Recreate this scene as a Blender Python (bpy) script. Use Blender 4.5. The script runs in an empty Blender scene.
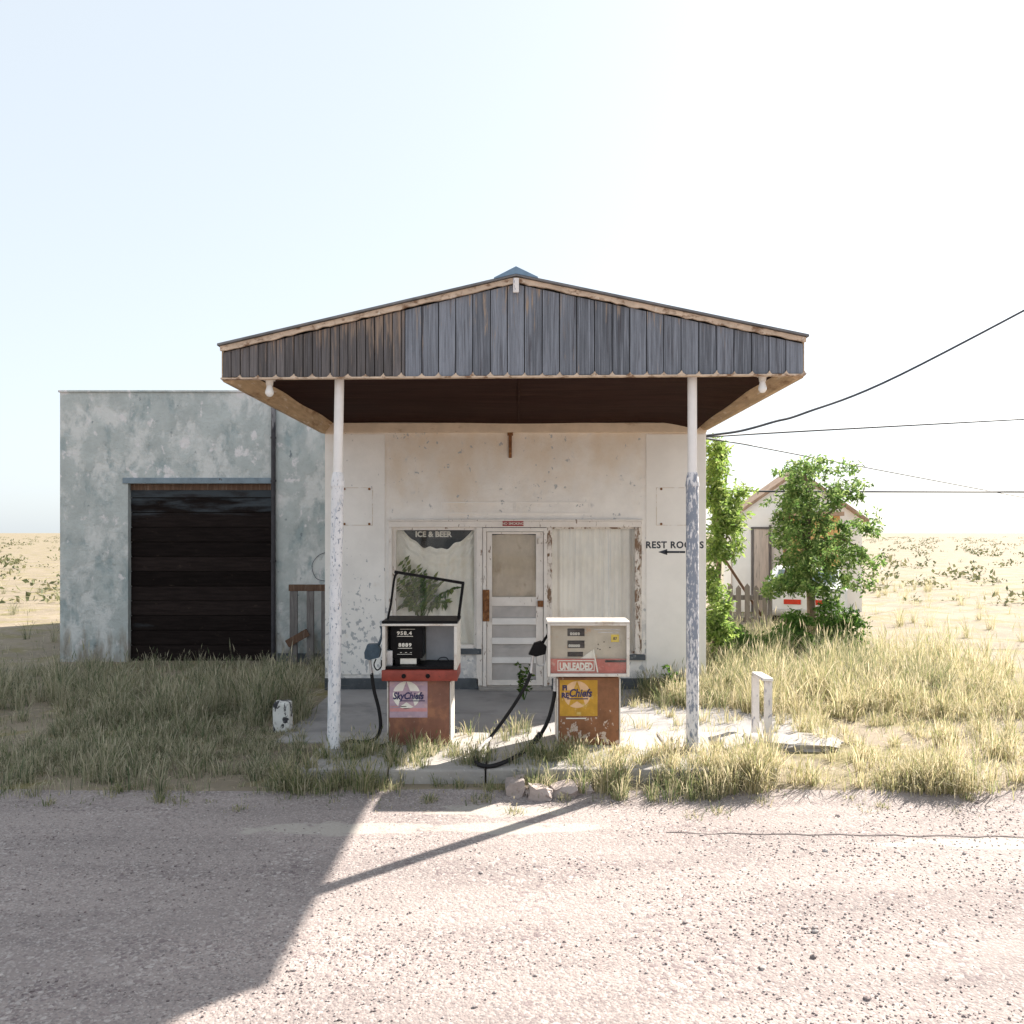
import bpy, bmesh, math, random
from mathutils import Vector, Matrix
random.seed(7)
R = random.uniform
G = random.gauss
scene = bpy.context.scene
col = scene.collection

# ------------------------------------------------------------------ measures taken from the photograph
FPX, CX, HY, CAMZ = 852.0, 516.0, 532.0, 2.06
def P(px, py, Y): return Vector(((px-CX)*Y/FPX, Y, CAMZ+(HY-py)*Y/FPX))
def XX(px, Y): return (px-CX)*Y/FPX
def ZZ(py, Y): return CAMZ+(HY-py)*Y/FPX
SUN = Vector((1.06, 1.0, 1.0)).normalized()      # towards the sun
YF, YW, YG = 7.41, 11.12, 13.5                     # canopy front, station wall, garage wall

# ------------------------------------------------------------------ mesh helpers
class MB:
    def __init__(s): s.v = []; s.f = []
    def add(s, vs, fs):
        o = len(s.v); s.v += [tuple(p) for p in vs]; s.f += [tuple(i+o for i in f) for f in fs]
    def box(s, x0, x1, y0, y1, z0, z1, bev=0.0, M=None):
        if x0 > x1: x0, x1 = x1, x0
        if y0 > y1: y0, y1 = y1, y0
        if z0 > z1: z0, z1 = z1, z0
        vs = [Vector(p) for p in ((x0,y0,z0),(x1,y0,z0),(x1,y1,z0),(x0,y1,z0),(x0,y0,z1),(x1,y0,z1),(x1,y1,z1),(x0,y1,z1))]
        fs = [(0,3,2,1),(4,5,6,7),(0,1,5,4),(1,2,6,5),(2,3,7,6),(3,0,4,7)]
        if bev > 0:
            bm = bmesh.new(); bv = [bm.verts.new(p) for p in vs]
            for f in fs: bm.faces.new([bv[i] for i in f])
            bmesh.ops.bevel(bm, geom=list(bm.edges), offset=bev, segments=2, affect='EDGES', profile=0.6)
            bm.verts.index_update()
            vs = [v.co.copy() for v in bm.verts]; fs = [[v.index for v in f.verts] for f in bm.faces]; bm.free()
        if M is not None: vs = [M @ p for p in vs]
        s.add(vs, fs); return s
    def prism(s, pts, d):
        """polygon pts (3D) extruded by vector d"""
        n = len(pts); d = Vector(d)
        vs = [Vector(p) for p in pts]+[Vector(p)+d for p in pts]
        fs = [tuple(range(n)), tuple(range(2*n-1, n-1, -1))]+[((i+1)%n, i, n+i, n+(i+1)%n) for i in range(n)]
        s.add(vs, fs); return s
    def bar(s, a, b, w, t, up=(0,-1,0), bev=0.0):
        """square bar from a to b, w across, t along 'up'"""
        a, b = Vector(a), Vector(b); d = (b-a); L = d.length; d.normalize()
        u = Vector(up); u = (u-d*u.dot(d)).normalized(); r = d.cross(u)
        M = Matrix((( r.x,u.x,d.x,a.x),(r.y,u.y,d.y,a.y),(r.z,u.z,d.z,a.z),(0,0,0,1)))
        return s.box(-w/2, w/2, -t/2, t/2, 0, L, bev, M)
    def tube(s, pts, r, n=10, sub=6, smooth=True):
        pts = [Vector(p) for p in pts]
        rr = r if isinstance(r, (list, tuple)) else [r]*len(pts)
        if smooth and len(pts) > 2:
            q, qr = [], []
            for i in range(len(pts)-1):
                p0 = pts[max(i-1,0)]; p1 = pts[i]; p2 = pts[i+1]; p3 = pts[min(i+2,len(pts)-1)]
                for k in range(sub):
                    t = k/sub
                    q.append(0.5*((2*p1)+(p2-p0)*t+(2*p0-5*p1+4*p2-p3)*t*t+(3*p1-p0-3*p2+p3)*t**3)); qr.append(rr[i]*(1-t)+rr[i+1]*t)
            q.append(pts[-1]); qr.append(rr[-1]); pts, rr = q, qr
        vs, fs = [], []; u = None
        for i, p in enumerate(pts):
            d = (pts[min(i+1,len(pts)-1)]-pts[max(i-1,0)]).normalized()
            if u is None:
                u = Vector((0,0,1)) if abs(d.z) < .9 else Vector((0,1,0))
            u = (u-d*u.dot(d)).normalized(); w = d.cross(u)
            for k in range(n):
                a = 2*math.pi*k/n; vs.append(p+(u*math.cos(a)+w*math.sin(a))*rr[i])
        for i in range(len(pts)-1):
            for k in range(n):
                fs.append((i*n+k, i*n+(k+1)%n, (i+1)*n+(k+1)%n, (i+1)*n+k))
        fs.append(tuple(range(n-1,-1,-1))); m = (len(pts)-1)*n; fs.append(tuple(range(m, m+n)))
        s.add(vs, fs); return s
    def lathe(s, prof, c, n=20):
        vs, fs = [], []
        for (r, z) in prof:
            for k in range(n):
                a = 2*math.pi*k/n; vs.append((c[0]+r*math.cos(a), c[1]+r*math.sin(a), c[2]+z))
        for i in range(len(prof)-1):
            for k in range(n): fs.append((i*n+k, i*n+(k+1)%n, (i+1)*n+(k+1)%n, (i+1)*n+k))
        fs.append(tuple(range(n-1,-1,-1))); m = (len(prof)-1)*n; fs.append(tuple(range(m,m+n)))
        s.add(vs, fs); return s
    def grid(s, fn, nu, nv):
        vs = [fn(i/nu, j/nv) for j in range(nv+1) for i in range(nu+1)]
        fs = [(j*(nu+1)+i, j*(nu+1)+i+1, (j+1)*(nu+1)+i+1, (j+1)*(nu+1)+i) for j in range(nv) for i in range(nu)]
        s.add(vs, fs); return s
    def text(s, body, x, z, y, size, depth=.003, bold=0.0, shear=0.0, sx=1.0, align='LEFT', space=1.0):
        """lettering standing in the XZ plane, facing the road (-Y), its front at y-depth"""
        cu = bpy.data.curves.new('lettering', 'FONT'); cu.body = body; cu.size = size; cu.extrude = depth/2
        cu.offset = bold; cu.shear = shear; cu.align_x = align; cu.space_character = space; cu.resolution_u = 3
        ob = bpy.data.objects.new('lettering', cu); col.objects.link(ob)
        dg = bpy.context.evaluated_depsgraph_get(); me = bpy.data.meshes.new_from_object(ob.evaluated_get(dg))
        s.add([(x+v.co.x*sx, y-depth/2-v.co.z, z+v.co.y) for v in me.vertices], [tuple(p.vertices) for p in me.polygons])
        bpy.data.objects.remove(ob); bpy.data.curves.remove(cu); bpy.data.meshes.remove(me); return s
    def build(s, name, m, parent=None, smooth=0, loc=None):
        me = bpy.data.meshes.new(name)
        off = wloc(parent) if parent is not None else (Vector(loc) if loc is not None else Vector((0,0,0)))
        me.from_pydata([(p[0]-off.x, p[1]-off.y, p[2]-off.z) for p in s.v], [], s.f)
        me.validate()
        bm = bmesh.new(); bm.from_mesh(me)
        if len(bm.faces) < 20000: bmesh.ops.recalc_face_normals(bm, faces=bm.faces)
        bm.to_mesh(me); bm.free()
        if smooth:
            me.shade_smooth(); me.set_sharp_from_angle(angle=math.radians(smooth))
        me.materials.append(m)
        o = bpy.data.objects.new(name, me); col.objects.link(o)
        if parent is not None: o.parent = parent
        else: o.location = off
        return o
def wloc(o):
    p = Vector((0,0,0))
    while o is not None: p += Vector(o.location); o = o.parent
    return p
def tag(o, label=None, cat=None, group=None, kind=None):
    if label: o['label'] = label
    if cat: o['category'] = cat
    if group: o['group'] = group
    if kind: o['kind'] = kind
    return o
def thing(name, loc, label, cat, group=None):
    o = bpy.data.objects.new(name, None); o.empty_display_size = .2; o.location = loc; col.objects.link(o)
    return tag(o, label, cat, group)

# ------------------------------------------------------------------ materials
def ramp(nt, fac, lo, hi):
    n = nt.nodes.new('ShaderNodeMapRange'); n.inputs['From Min'].default_value = lo; n.inputs['From Max'].default_value = hi
    n.interpolation_type = 'SMOOTHSTEP'
    nt.links.new(fac, n.inputs['Value']); return n.outputs['Result']
def mixc(nt, fac, a, b, mode='MIX'):
    n = nt.nodes.new('ShaderNodeMix'); n.data_type = 'RGBA'; n.blend_type = mode
    for sock, val in ((n.inputs[0], fac), (n.inputs[6], a), (n.inputs[7], b)):
        if hasattr(val, 'is_linked') or hasattr(val, 'links'): nt.links.new(val, sock)
        elif isinstance(val, (int, float)): sock.default_value = val
        else: sock.default_value = (*val[:3], 1)
    return n.outputs[2]
def mth(nt, op, a, b=0.0):
    n = nt.nodes.new('ShaderNodeMath'); n.operation = op
    for i, val in enumerate((a, b)):
        if hasattr(val, 'links'): nt.links.new(val, n.inputs[i])
        else: n.inputs[i].default_value = val
    return n.outputs[0]
def coords(nt, scale, seed=0.0):
    tc = nt.nodes.new('ShaderNodeTexCoord'); mp = nt.nodes.new('ShaderNodeMapping')
    sc = scale if isinstance(scale, (tuple, list)) else (scale,)*3
    mp.inputs['Scale'].default_value = sc; mp.inputs['Location'].default_value = (seed, seed*1.7, seed*.6)
    nt.links.new(tc.outputs['Object'], mp.inputs['Vector']); return mp.outputs['Vector']
def noise(nt, scale, detail=4, rough=.6, seed=0.0, dist=0.0):
    n = nt.nodes.new('ShaderNodeTexNoise'); n.inputs['Scale'].default_value = 1; n.inputs['Detail'].default_value = detail
    n.inputs['Roughness'].default_value = rough; n.inputs['Distortion'].default_value = dist
    nt.links.new(coords(nt, scale, seed), n.inputs['Vector']); return n.outputs['Fac']
def axis(nt, ax):
    tc = nt.nodes.new('ShaderNodeTexCoord'); sp = nt.nodes.new('ShaderNodeSeparateXYZ'); nt.links.new(tc.outputs['Object'], sp.inputs[0])
    return sp.outputs['XYZ'.index(ax)]
def mat(name, c, rough=.8, var=.12, scale=6, layers=(), bump=(30, .15), metal=0.0, island=0.0, spec=.3, trans=0.0):
    """procedural paint/wood/stone: base tone with mottling, then worn or tinted layers (colour, scale, lo, hi[, axis, from, to])"""
    m = bpy.data.materials.new(name); m.use_nodes = True; nt = m.node_tree; b = nt.nodes['Principled BSDF']
    c1 = tuple(x*(1-var) for x in c); c2 = tuple(min(1, x*(1+var)) for x in c)
    cs = mixc(nt, ramp(nt, noise(nt, scale, 5, .65), .3, .7), c1, c2)
    if island:
        g = nt.nodes.new('ShaderNodeNewGeometry')
        f = mth(nt, 'ADD', mth(nt, 'MULTIPLY', g.outputs['Random Per Island'], 2*island), 1-island)
        cm = nt.nodes.new('ShaderNodeCombineColor')
        for i in range(3): nt.links.new(f, cm.inputs[i])
        cs = mixc(nt, 1.0, cs, cm.outputs[0], 'MULTIPLY')
    hs = []
    for k, L in enumerate(layers):
        lc, sc, lo, hi = L[:4]
        f = noise(nt, sc, 8, .62, 3.1*(k+1), .2)
        if len(L) > 4:
            ax, a0, a1, amt = L[4:8]
            t = ramp(nt, axis(nt, ax), min(a0,a1), max(a0,a1))
            if a1 < a0: t = mth(nt, 'SUBTRACT', 1.0, t)
            f = mth(nt, 'ADD', f, mth(nt, 'MULTIPLY', mth(nt, 'SUBTRACT', t, .5), amt))
        f = ramp(nt, f, lo, hi); hs.append(f)
        cs = mixc(nt, f, cs, lc)
    nt.links.new(cs, b.inputs['Base Color'])
    b.inputs['Roughness'].default_value = rough; b.inputs['Metallic'].default_value = metal
    b.inputs['Specular IOR Level'].default_value = spec
    if bump:
        h = noise(nt, bump[0], 6, .65, 9.0)
        for f in hs[:2]: h = mth(nt, 'SUBTRACT', h, mth(nt, 'MULTIPLY', f, .5))
        bn = nt.nodes.new('ShaderNodeBump'); bn.inputs['Strength'].default_value = bump[1]; bn.inputs['Distance'].default_value = .02
        nt.links.new(h, bn.inputs['Height']); nt.links.new(bn.outputs[0], b.inputs['Normal'])
    if trans:
        tr = nt.nodes.new('ShaderNodeBsdfTranslucent'); nt.links.new(cs, tr.inputs['Color'])
        mx = nt.nodes.new('ShaderNodeMixShader'); mx.inputs[0].default_value = trans
        nt.links.new(b.outputs[0], mx.inputs[1]); nt.links.new(tr.outputs[0], mx.inputs[2])
        nt.links.new(mx.outputs[0], nt.nodes['Material Output'].inputs['Surface'])
    return m
def leafmat(name, cols, trans=.45, rough=.6):
    """each leaf or blade takes one of several natural tones"""
    m = bpy.data.materials.new(name); m.use_nodes = True; nt = m.node_tree; b = nt.nodes['Principled BSDF']
    g = nt.nodes.new('ShaderNodeNewGeometry'); cr = nt.nodes.new('ShaderNodeValToRGB')
    el = cr.color_ramp.elements
    while len(el) < len(cols): el.new(.5)
    for i, c in enumerate(cols): el[i].position = i/(len(cols)-1); el[i].color = (*c, 1)
    nt.links.new(g.outputs['Random Per Island'], cr.inputs[0])
    nt.links.new(cr.outputs[0], b.inputs['Base Color']); b.inputs['Roughness'].default_value = rough; b.inputs['Specular IOR Level'].default_value = .25
    tr = nt.nodes.new('ShaderNodeBsdfTranslucent'); nt.links.new(cr.outputs[0], tr.inputs['Color'])
    mx = nt.nodes.new('ShaderNodeMixShader'); mx.inputs[0].default_value = trans
    nt.links.new(b.outputs[0], mx.inputs[1]); nt.links.new(tr.outputs[0], mx.inputs[2])
    nt.links.new(mx.outputs[0], nt.nodes['Material Output'].inputs['Surface']); return m
def glassmat(name, tint=(.97,.975,.97), dirt=.08):
    m = bpy.data.materials.new(name); m.use_nodes = True; nt = m.node_tree; nt.nodes.remove(nt.nodes['Principled BSDF'])
    t = nt.nodes.new('ShaderNodeBsdfTransparent'); t.inputs[0].default_value = (*tint, 1)
    g = nt.nodes.new('ShaderNodeBsdfGlossy'); g.inputs['Roughness'].default_value = .03
    d = nt.nodes.new('ShaderNodeBsdfDiffuse'); d.inputs[0].default_value = (.72,.69,.64,1)
    lw = nt.nodes.new('ShaderNodeLayerWeight'); lw.inputs[0].default_value = .5
    fr = mth(nt, 'ADD', mth(nt, 'MULTIPLY', mth(nt, 'POWER', lw.outputs['Facing'], 5.0), .6), .024)
    mx = nt.nodes.new('ShaderNodeMixShader'); nt.links.new(fr, mx.inputs[0]); nt.links.new(t.outputs[0], mx.inputs[1]); nt.links.new(g.outputs[0], mx.inputs[2])
    m2 = nt.nodes.new('ShaderNodeMixShader'); f = ramp(nt, noise(nt, (5,5,2.5), 6, .6, 2), .35, .8)
    nt.links.new(mth(nt, 'MULTIPLY', f, dirt*2), m2.inputs[0]); nt.links.new(mx.outputs[0], m2.inputs[1]); nt.links.new(d.outputs[0], m2.inputs[2])
    nt.links.new(m2.outputs[0], nt.nodes['Material Output'].inputs['Surface']); return m

WHITE = (.74,.72,.69)
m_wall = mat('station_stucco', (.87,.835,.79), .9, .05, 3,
    [((.74,.60,.45), (1.6,1.6,1.1), .36, .98, 'Z', 1.6, 3.4, .46),  # tan staining towards the top, with warm bounce light painted into it
     ((.47,.475,.485), (11,11,9), .59, .63, 'Z', 2.4, .4, .10), ((.62,.61,.60), (7,7,5), .52, .72, 'Z', 2.3, .3, .16),
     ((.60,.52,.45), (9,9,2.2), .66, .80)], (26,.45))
m_pl = mat('smooth_plaster', (.87,.835,.79), .85, .04, 2, [((.58,.45,.30), (3,3,2), .66, .82)], (14,.12))
m_plw = mat('weathered_smooth_plaster', (.87,.84,.80), .85, .05, 2, [((.46,.465,.475), (13,13,10), .60, .635, 'Z', 2.35, .4, .12), ((.64,.52,.38), (3,3,2), .62, .82)], (20,.25))
m_plinth = mat('dark_plinth_paint', (.09,.10,.11), .8, .2, 8, [((.4,.4,.4), 14, .62, .7)], (20,.3))
m_trim = mat('peeling_cream_trim', (.60,.47,.36), .8, .16, 7, [((.24,.14,.085), (11,11,18), .50, .66), ((.72,.62,.52), (20,20,20), .60, .70)], (40,.4))
m_header = mat('cream_header_board', (.68,.55,.42), .8, .08, 4, [((.45,.32,.21), (5,5,14), .56, .76)], (40,.25))
m_white = mat('peeling_white_paint', (.80,.745,.69), .7, .06, 5, [((.30,.22,.17), (20,20,7), .60, .66)], (40,.3))
m_white2 = mat('badly_peeling_white_paint', (.76,.70,.64), .75, .08, 5, [((.22,.14,.09), (16,16,6), .50, .56), ((.5,.42,.36), (30,30,12), .56, .6)], (40,.4))
m_cleanw = mat('chalky_white_paint', (.78,.75,.72), .7, .06, 4, [((.45,.40,.36), (8,8,4), .68, .8)], (40,.12))
m_siding = mat('weathered_grey_boards', (.160,.172,.20), .85, .28, (60,60,2.5),
    [((.30,.32,.37), (80,80,1.2), .50, .72), ((.055,.048,.055), (22,22,1.0), .54, .74), ((.35,.265,.20), (30,30,2.4), .58, .72, 'Z', 3.60, 4.20, .10)], (70,.4), island=.26)
m_siding2 = mat('weathered_brown_boards', (.115,.105,.105), .85, .30, (60,60,2.5),
    [((.17,.165,.18), (80,80,1.2), .52, .74), ((.29,.215,.165), (44,44,2.6), .49, .70, 'Z', 3.45, 3.90, .18)], (70,.4), island=.3)
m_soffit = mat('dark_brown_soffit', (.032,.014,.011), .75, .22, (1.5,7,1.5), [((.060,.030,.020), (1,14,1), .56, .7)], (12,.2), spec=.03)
m_eave = mat('stained_eave_boards', (.47,.33,.20), .75, .18, (30,3,30), [((.22,.12,.06), (8,2,8), .52, .72), ((.62,.50,.38), (24,4,24), .58, .68)], (40,.25))
m_roof = mat('grey_metal_roof', (.17,.165,.17), .5, .2, (6,2,6), [((.30,.20,.14), 9, .60, .72)], (20,.1), metal=.4)
m_ridge = mat('blue_grey_ridge_metal', (.16,.24,.33), .55, .2, 6, (), (20,.1), metal=.2)
m_postL = mat('white_post_paint', (.74,.73,.74), .6, .06, 6, [((.24,.27,.33), (60,60,26), .60, .66, 'Z', 2.75, 2.3, .06), ((.50,.53,.58), (20,20,6), .55, .68, 'Z', 2.75, 2.3, .06), ((.34,.29,.26), (30,30,8), .64, .68)], (50,.35))
m_postR = mat('flaking_blue_white_post_paint', (.74,.72,.73), .6, .06, 6, [((.24,.265,.32), (48,48,16), .44, .55, 'Z', 2.60, 2.40, .12), ((.74,.72,.73), (44,44,13), .50, .58, 'Z', 1.5, .4, .16)], (50,.4))
m_postT = mat('upper_post_paint', (.77,.74,.72), .55, .05, 5, [((.42,.38,.36), (14,14,4), .70, .76)], (40,.1))
m_glass = glassmat('old_window_glass', (.99,.99,.985), dirt=.035)
m_pglass = glassmat('dusty_pump_glass', dirt=.03)
m_curtain = mat('off_white_curtain', (.90,.865,.78), .9, .05, 4, [((.76,.66,.50), (3,3,2), .58, .8)], (60,.08), trans=.06)
m_sheer = mat('sheer_grey_curtain', (.92,.885,.82), .9, .04, (12,12,.6), [((.74,.73,.71), (26,26,.5), .52, .68)], (60,.05), trans=.06)
m_doorcur = mat('stained_door_blind', (.50,.42,.33), .9, .12, 4, [((.30,.23,.16), (5,5,3), .56, .75)], (30,.15))
m_dark = mat('dark_interior', (.035,.028,.025), .9, .3, 2, (), (8,.1), spec=.05)
m_rust = mat('rusted_iron', (.20,.085,.035), .85, .35, 18, [((.36,.18,.07), 24, .52, .64), ((.06,.04,.03), 16, .62, .72)], (60,.4))
m_ink = mat('dark_lettering_paint', (.045,.05,.065), .7, .2, 30, [((.55,.54,.53), 40, .64, .68)], None)
m_black = mat('black_enamel', (.008,.007,.008), .5, .3, 12, [((.06,.05,.045), 20, .64, .74)], (40,.1), spec=.12)
m_rubber = mat('black_rubber', (.011,.010,.011), .7, .3, 14, [((.07,.065,.06), 12, .60, .75)], (50,.2))
m_nozzle = mat('blue_grey_nozzle', (.055,.085,.115), .5, .25, 16, [((.25,.25,.26), 30, .62, .68)], (50,.15))
m_alu = mat('dull_aluminium', (.55,.54,.54), .4, .15, 14, [((.28,.25,.22), 18, .62, .75)], (50,.1), metal=.6)
m_pumpw = mat('pump_white_enamel', (.66,.615,.56), .5, .08, 8, [((.46,.37,.29), (6,6,6), .52, .72), ((.24,.13,.08), (16,16,10), .63, .69)], (40,.12))
m_pumpbrown = mat('brick_brown_pump_enamel', (.205,.092,.062), .55, .14, 6, [((.33,.15,.085), (5,5,3), .50, .66), ((.42,.32,.26), (36,36,20), .665, .69), ((.12,.05,.03), 9, .66, .78)], (40,.2))
m_pumprust = mat('rusty_orange_pump_enamel', (.245,.108,.052), .6, .2, 7, [((.19,.075,.035), (7,7,3), .50, .66), ((.58,.46,.38), (18,18,14), .605, .64, 'Z', .44, .10, .12), ((.11,.055,.03), 11, .60, .75)], (40,.25))
m_red = mat('red_pump_enamel', (.27,.052,.036), .4, .18, 10, [((.14,.04,.03), 16, .62, .72)], (40,.1))
m_fred = mat('faded_red_panel', (.50,.13,.10), .5, .16, 10, [((.62,.34,.28), 12, .55, .7)], (40,.1))
m_beige = mat('faded_beige_face', (.52,.45,.36), .6, .10, 5, [((.62,.34,.16), (9,9,9), .60, .74), ((.34,.29,.24), 20, .66, .74)], (30,.1))
m_grey = mat('pale_grey_back_panel', (.50,.52,.56), .6, .10, 4, [((.36,.31,.27), 9, .66, .8)], (30,.1))
m_paper = mat('yellowed_white_card', (.78,.74,.66), .8, .06, 8, (), None)
m_yel = mat('yellow_paper', (.78,.56,.06), .7, .1, 10, (), None)
m_lav = mat('faded_lavender_decal', (.42,.30,.36), .6, .12, 12, [((.52,.36,.38), (9,9,20), .52, .66)], None)
m_ochre = mat('ochre_decal', (.52,.28,.035), .6, .14, 10, [((.60,.42,.14), 18, .56, .68), ((.25,.10,.04), 16, .64, .72)], None)
m_pink = mat('faded_pink_stripe', (.55,.26,.26), .6, .1, 12, (), None)
m_peach = mat('faded_peach_disc', (.72,.46,.26), .6, .1, 10, (), None)
m_navy = mat('navy_script_ink', (.045,.04,.10), .6, .2, 20, (), None)
m_dred = mat('dark_red_enamel', (.30,.02,.02), .4, .12, 14, (), None)
m_garage = mat('blue_grey_mottled_stucco', (.46,.49,.48), .9, .12, 2.2,
    [((.64,.645,.63), (2.2,2.2,1.5), .46, .60), ((.33,.385,.39), (3.0,3.0,1.8), .52, .68), ((.72,.69,.69), (4,4,3), .58, .66), ((.20,.23,.245), (6,6,4), .63, .70), ((.30,.27,.23), (7,7,1.4), .50, .80, 'Z', 1.0, .0, .4)], (16,.9))
m_gdoor = mat('tarred_dark_boards', (.018,.013,.012), .8, .3, (3,3,30), [((.060,.070,.080), (1.0,1.0,5), .50, .74, 'Z', 2.1, 2.7, .30), ((.060,.045,.035), (5,5,9), .60, .76)], (30,.3), island=.45, spec=.06)
m_gtrim = mat('blue_grey_lintel_paint', (.20,.25,.29), .8, .15, 6, [((.07,.06,.06), 12, .62, .7)], (30,.3))
m_pipe = mat('dark_iron_pipe', (.045,.042,.048), .6, .2, 10, [((.22,.21,.22), (20,20,4), .58, .68, 'Z', 3.2, 3.9, .25)], (30,.2))
m_oldwood = mat('weathered_grey_wood', (.17,.155,.15), .9, .25, (50,50,3), [((.07,.055,.05), (30,30,2), .56, .7), ((.30,.28,.27), (60,60,2), .58, .68)], (60,.4), island=.2)
m_brownwood = mat('brown_weathered_wood', (.13,.075,.05), .85, .25, (40,40,4), [((.24,.17,.13), (40,40,3), .55, .7)], (60,.4))
m_fencewood = mat('silvery_picket_wood', (.20,.178,.165), .9, .2, (50,50,3), [((.14,.11,.10), (30,30,2), .58, .7)], (60,.4), island=.25)
m_bollard = mat('chipped_white_concrete', (.70,.69,.66), .8, .06, 6, [((.05,.05,.055), (13,13,9), .54, .565, 'Z', .1, .32, .07), ((.45,.44,.42), 24, .56, .66)], (24,.5))
m_guard = mat('sunbleached_white_boards', (.72,.68,.66), .75, .08, 6, [((.30,.30,.36), (24,24,7), .58, .63)], (40,.35))
m_conc = mat('old_concrete', (.35,.325,.30), .9, .10, 2.5, [((.28,.265,.255), (2.4,2.4,2.4), .52, .68), ((.16,.15,.145), (9,9,9), .66, .74), ((.50,.47,.43), 30, .58, .68)], (34,.3))
m_slab = mat('grey_forecourt_slab', (.31,.295,.29), .85, .10, 1.6, [((.22,.21,.21), (1.6,1.6,1.6), .50, .68), ((.12,.115,.115), (6,6,6), .68, .75)], (40,.2))
m_rock = mat('broken_concrete', (.36,.30,.275), .9, .14, 9, [((.26,.21,.19), 12, .56, .7)], (30,.5))
m_earth = mat('dry_earth', (.225,.185,.135), .95, .2, .6, [((.20,.17,.08), (1.3,1.3,1.3), .48, .62), ((.34,.28,.21), 7, .55, .68)], (20,.5))
m_house = mat('white_house_paint', (.90,.87,.83), .8, .04, 2, [((.60,.52,.46), (5,5,1.4), .70, .8)], (30,.1))
m_hroof = mat('tan_roof_edge', (.34,.23,.16), .8, .2, 6, (), (20,.2))
m_hdoor = mat('pale_bleached_door', (.56,.48,.42), .85, .14, (18,18,2), [((.28,.24,.21), (26,26,2), .55, .7)], (40,.2))
m_shed = mat('orange_tan_boards', (.52,.30,.12), .8, .2, (14,14,2), (), (30,.2))
m_car = mat('dull_white_car_paint', (.70,.70,.70), .35, .05, 4, [((.45,.42,.38), 8, .62, .8)], None, spec=.5)
m_tail = mat('red_lamp_lens', (.55,.04,.02), .25, .08, 10, (), None, spec=.5)
m_carglass = mat('dark_car_glass', (.10,.13,.14), .1, .1, 4, (), None, spec=.6)
m_bark = mat('grey_brown_bark', (.16,.115,.085), .95, .3, (14,14,5), (), (30,.6))
m_wire = mat('black_wire', (.05,.055,.07), .6, .1, 5, (), None)
m_bulb = mat('milky_white_glass', (.80,.79,.77), .2, .03, 5, (), None, spec=.5)
m_pot = mat('terracotta', (.35,.16,.09), .8, .15, 8, (), (30,.2))
m_plantleaf = leafmat('house_plant_leaves', [(.03,.075,.015),(.06,.13,.02),(.17,.22,.045),(.018,.045,.012),(.10,.17,.03)], .35)
m_leafA = leafmat('sunny_yellow_green_leaves', [(.15,.25,.05),(.23,.34,.075),(.33,.42,.11),(.08,.15,.035),(.42,.48,.19)], .6)
m_leafB = leafmat('deep_green_leaves', [(.075,.145,.035),(.12,.22,.055),(.20,.30,.085),(.05,.10,.03),(.30,.37,.14),(.20,.29,.07)], .6)
m_bush = leafmat('bush_leaves', [(.05,.11,.02),(.09,.18,.035),(.14,.24,.05),(.04,.075,.02)], .45)
m_grassL = leafmat('shaded_mixed_grass', [(.09,.125,.065),(.17,.20,.10),(.31,.30,.19),(.48,.43,.30),(.065,.10,.05),(.60,.53,.39),(.36,.32,.22),(.54,.48,.36),(.18,.22,.11)], .35)
m_grassR = leafmat('dry_straw_grass', [(.24,.25,.10),(.40,.36,.19),(.60,.52,.34),(.68,.58,.40),(.50,.43,.25),(.22,.25,.10),(.62,.54,.40),(.17,.21,.08)], .52)
m_grassG = leafmat('green_roadside_grass', [(.10,.14,.06),(.18,.22,.09),(.32,.31,.16),(.48,.42,.27),(.56,.49,.34),(.08,.12,.05),(.40,.35,.23)], .45)

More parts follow.
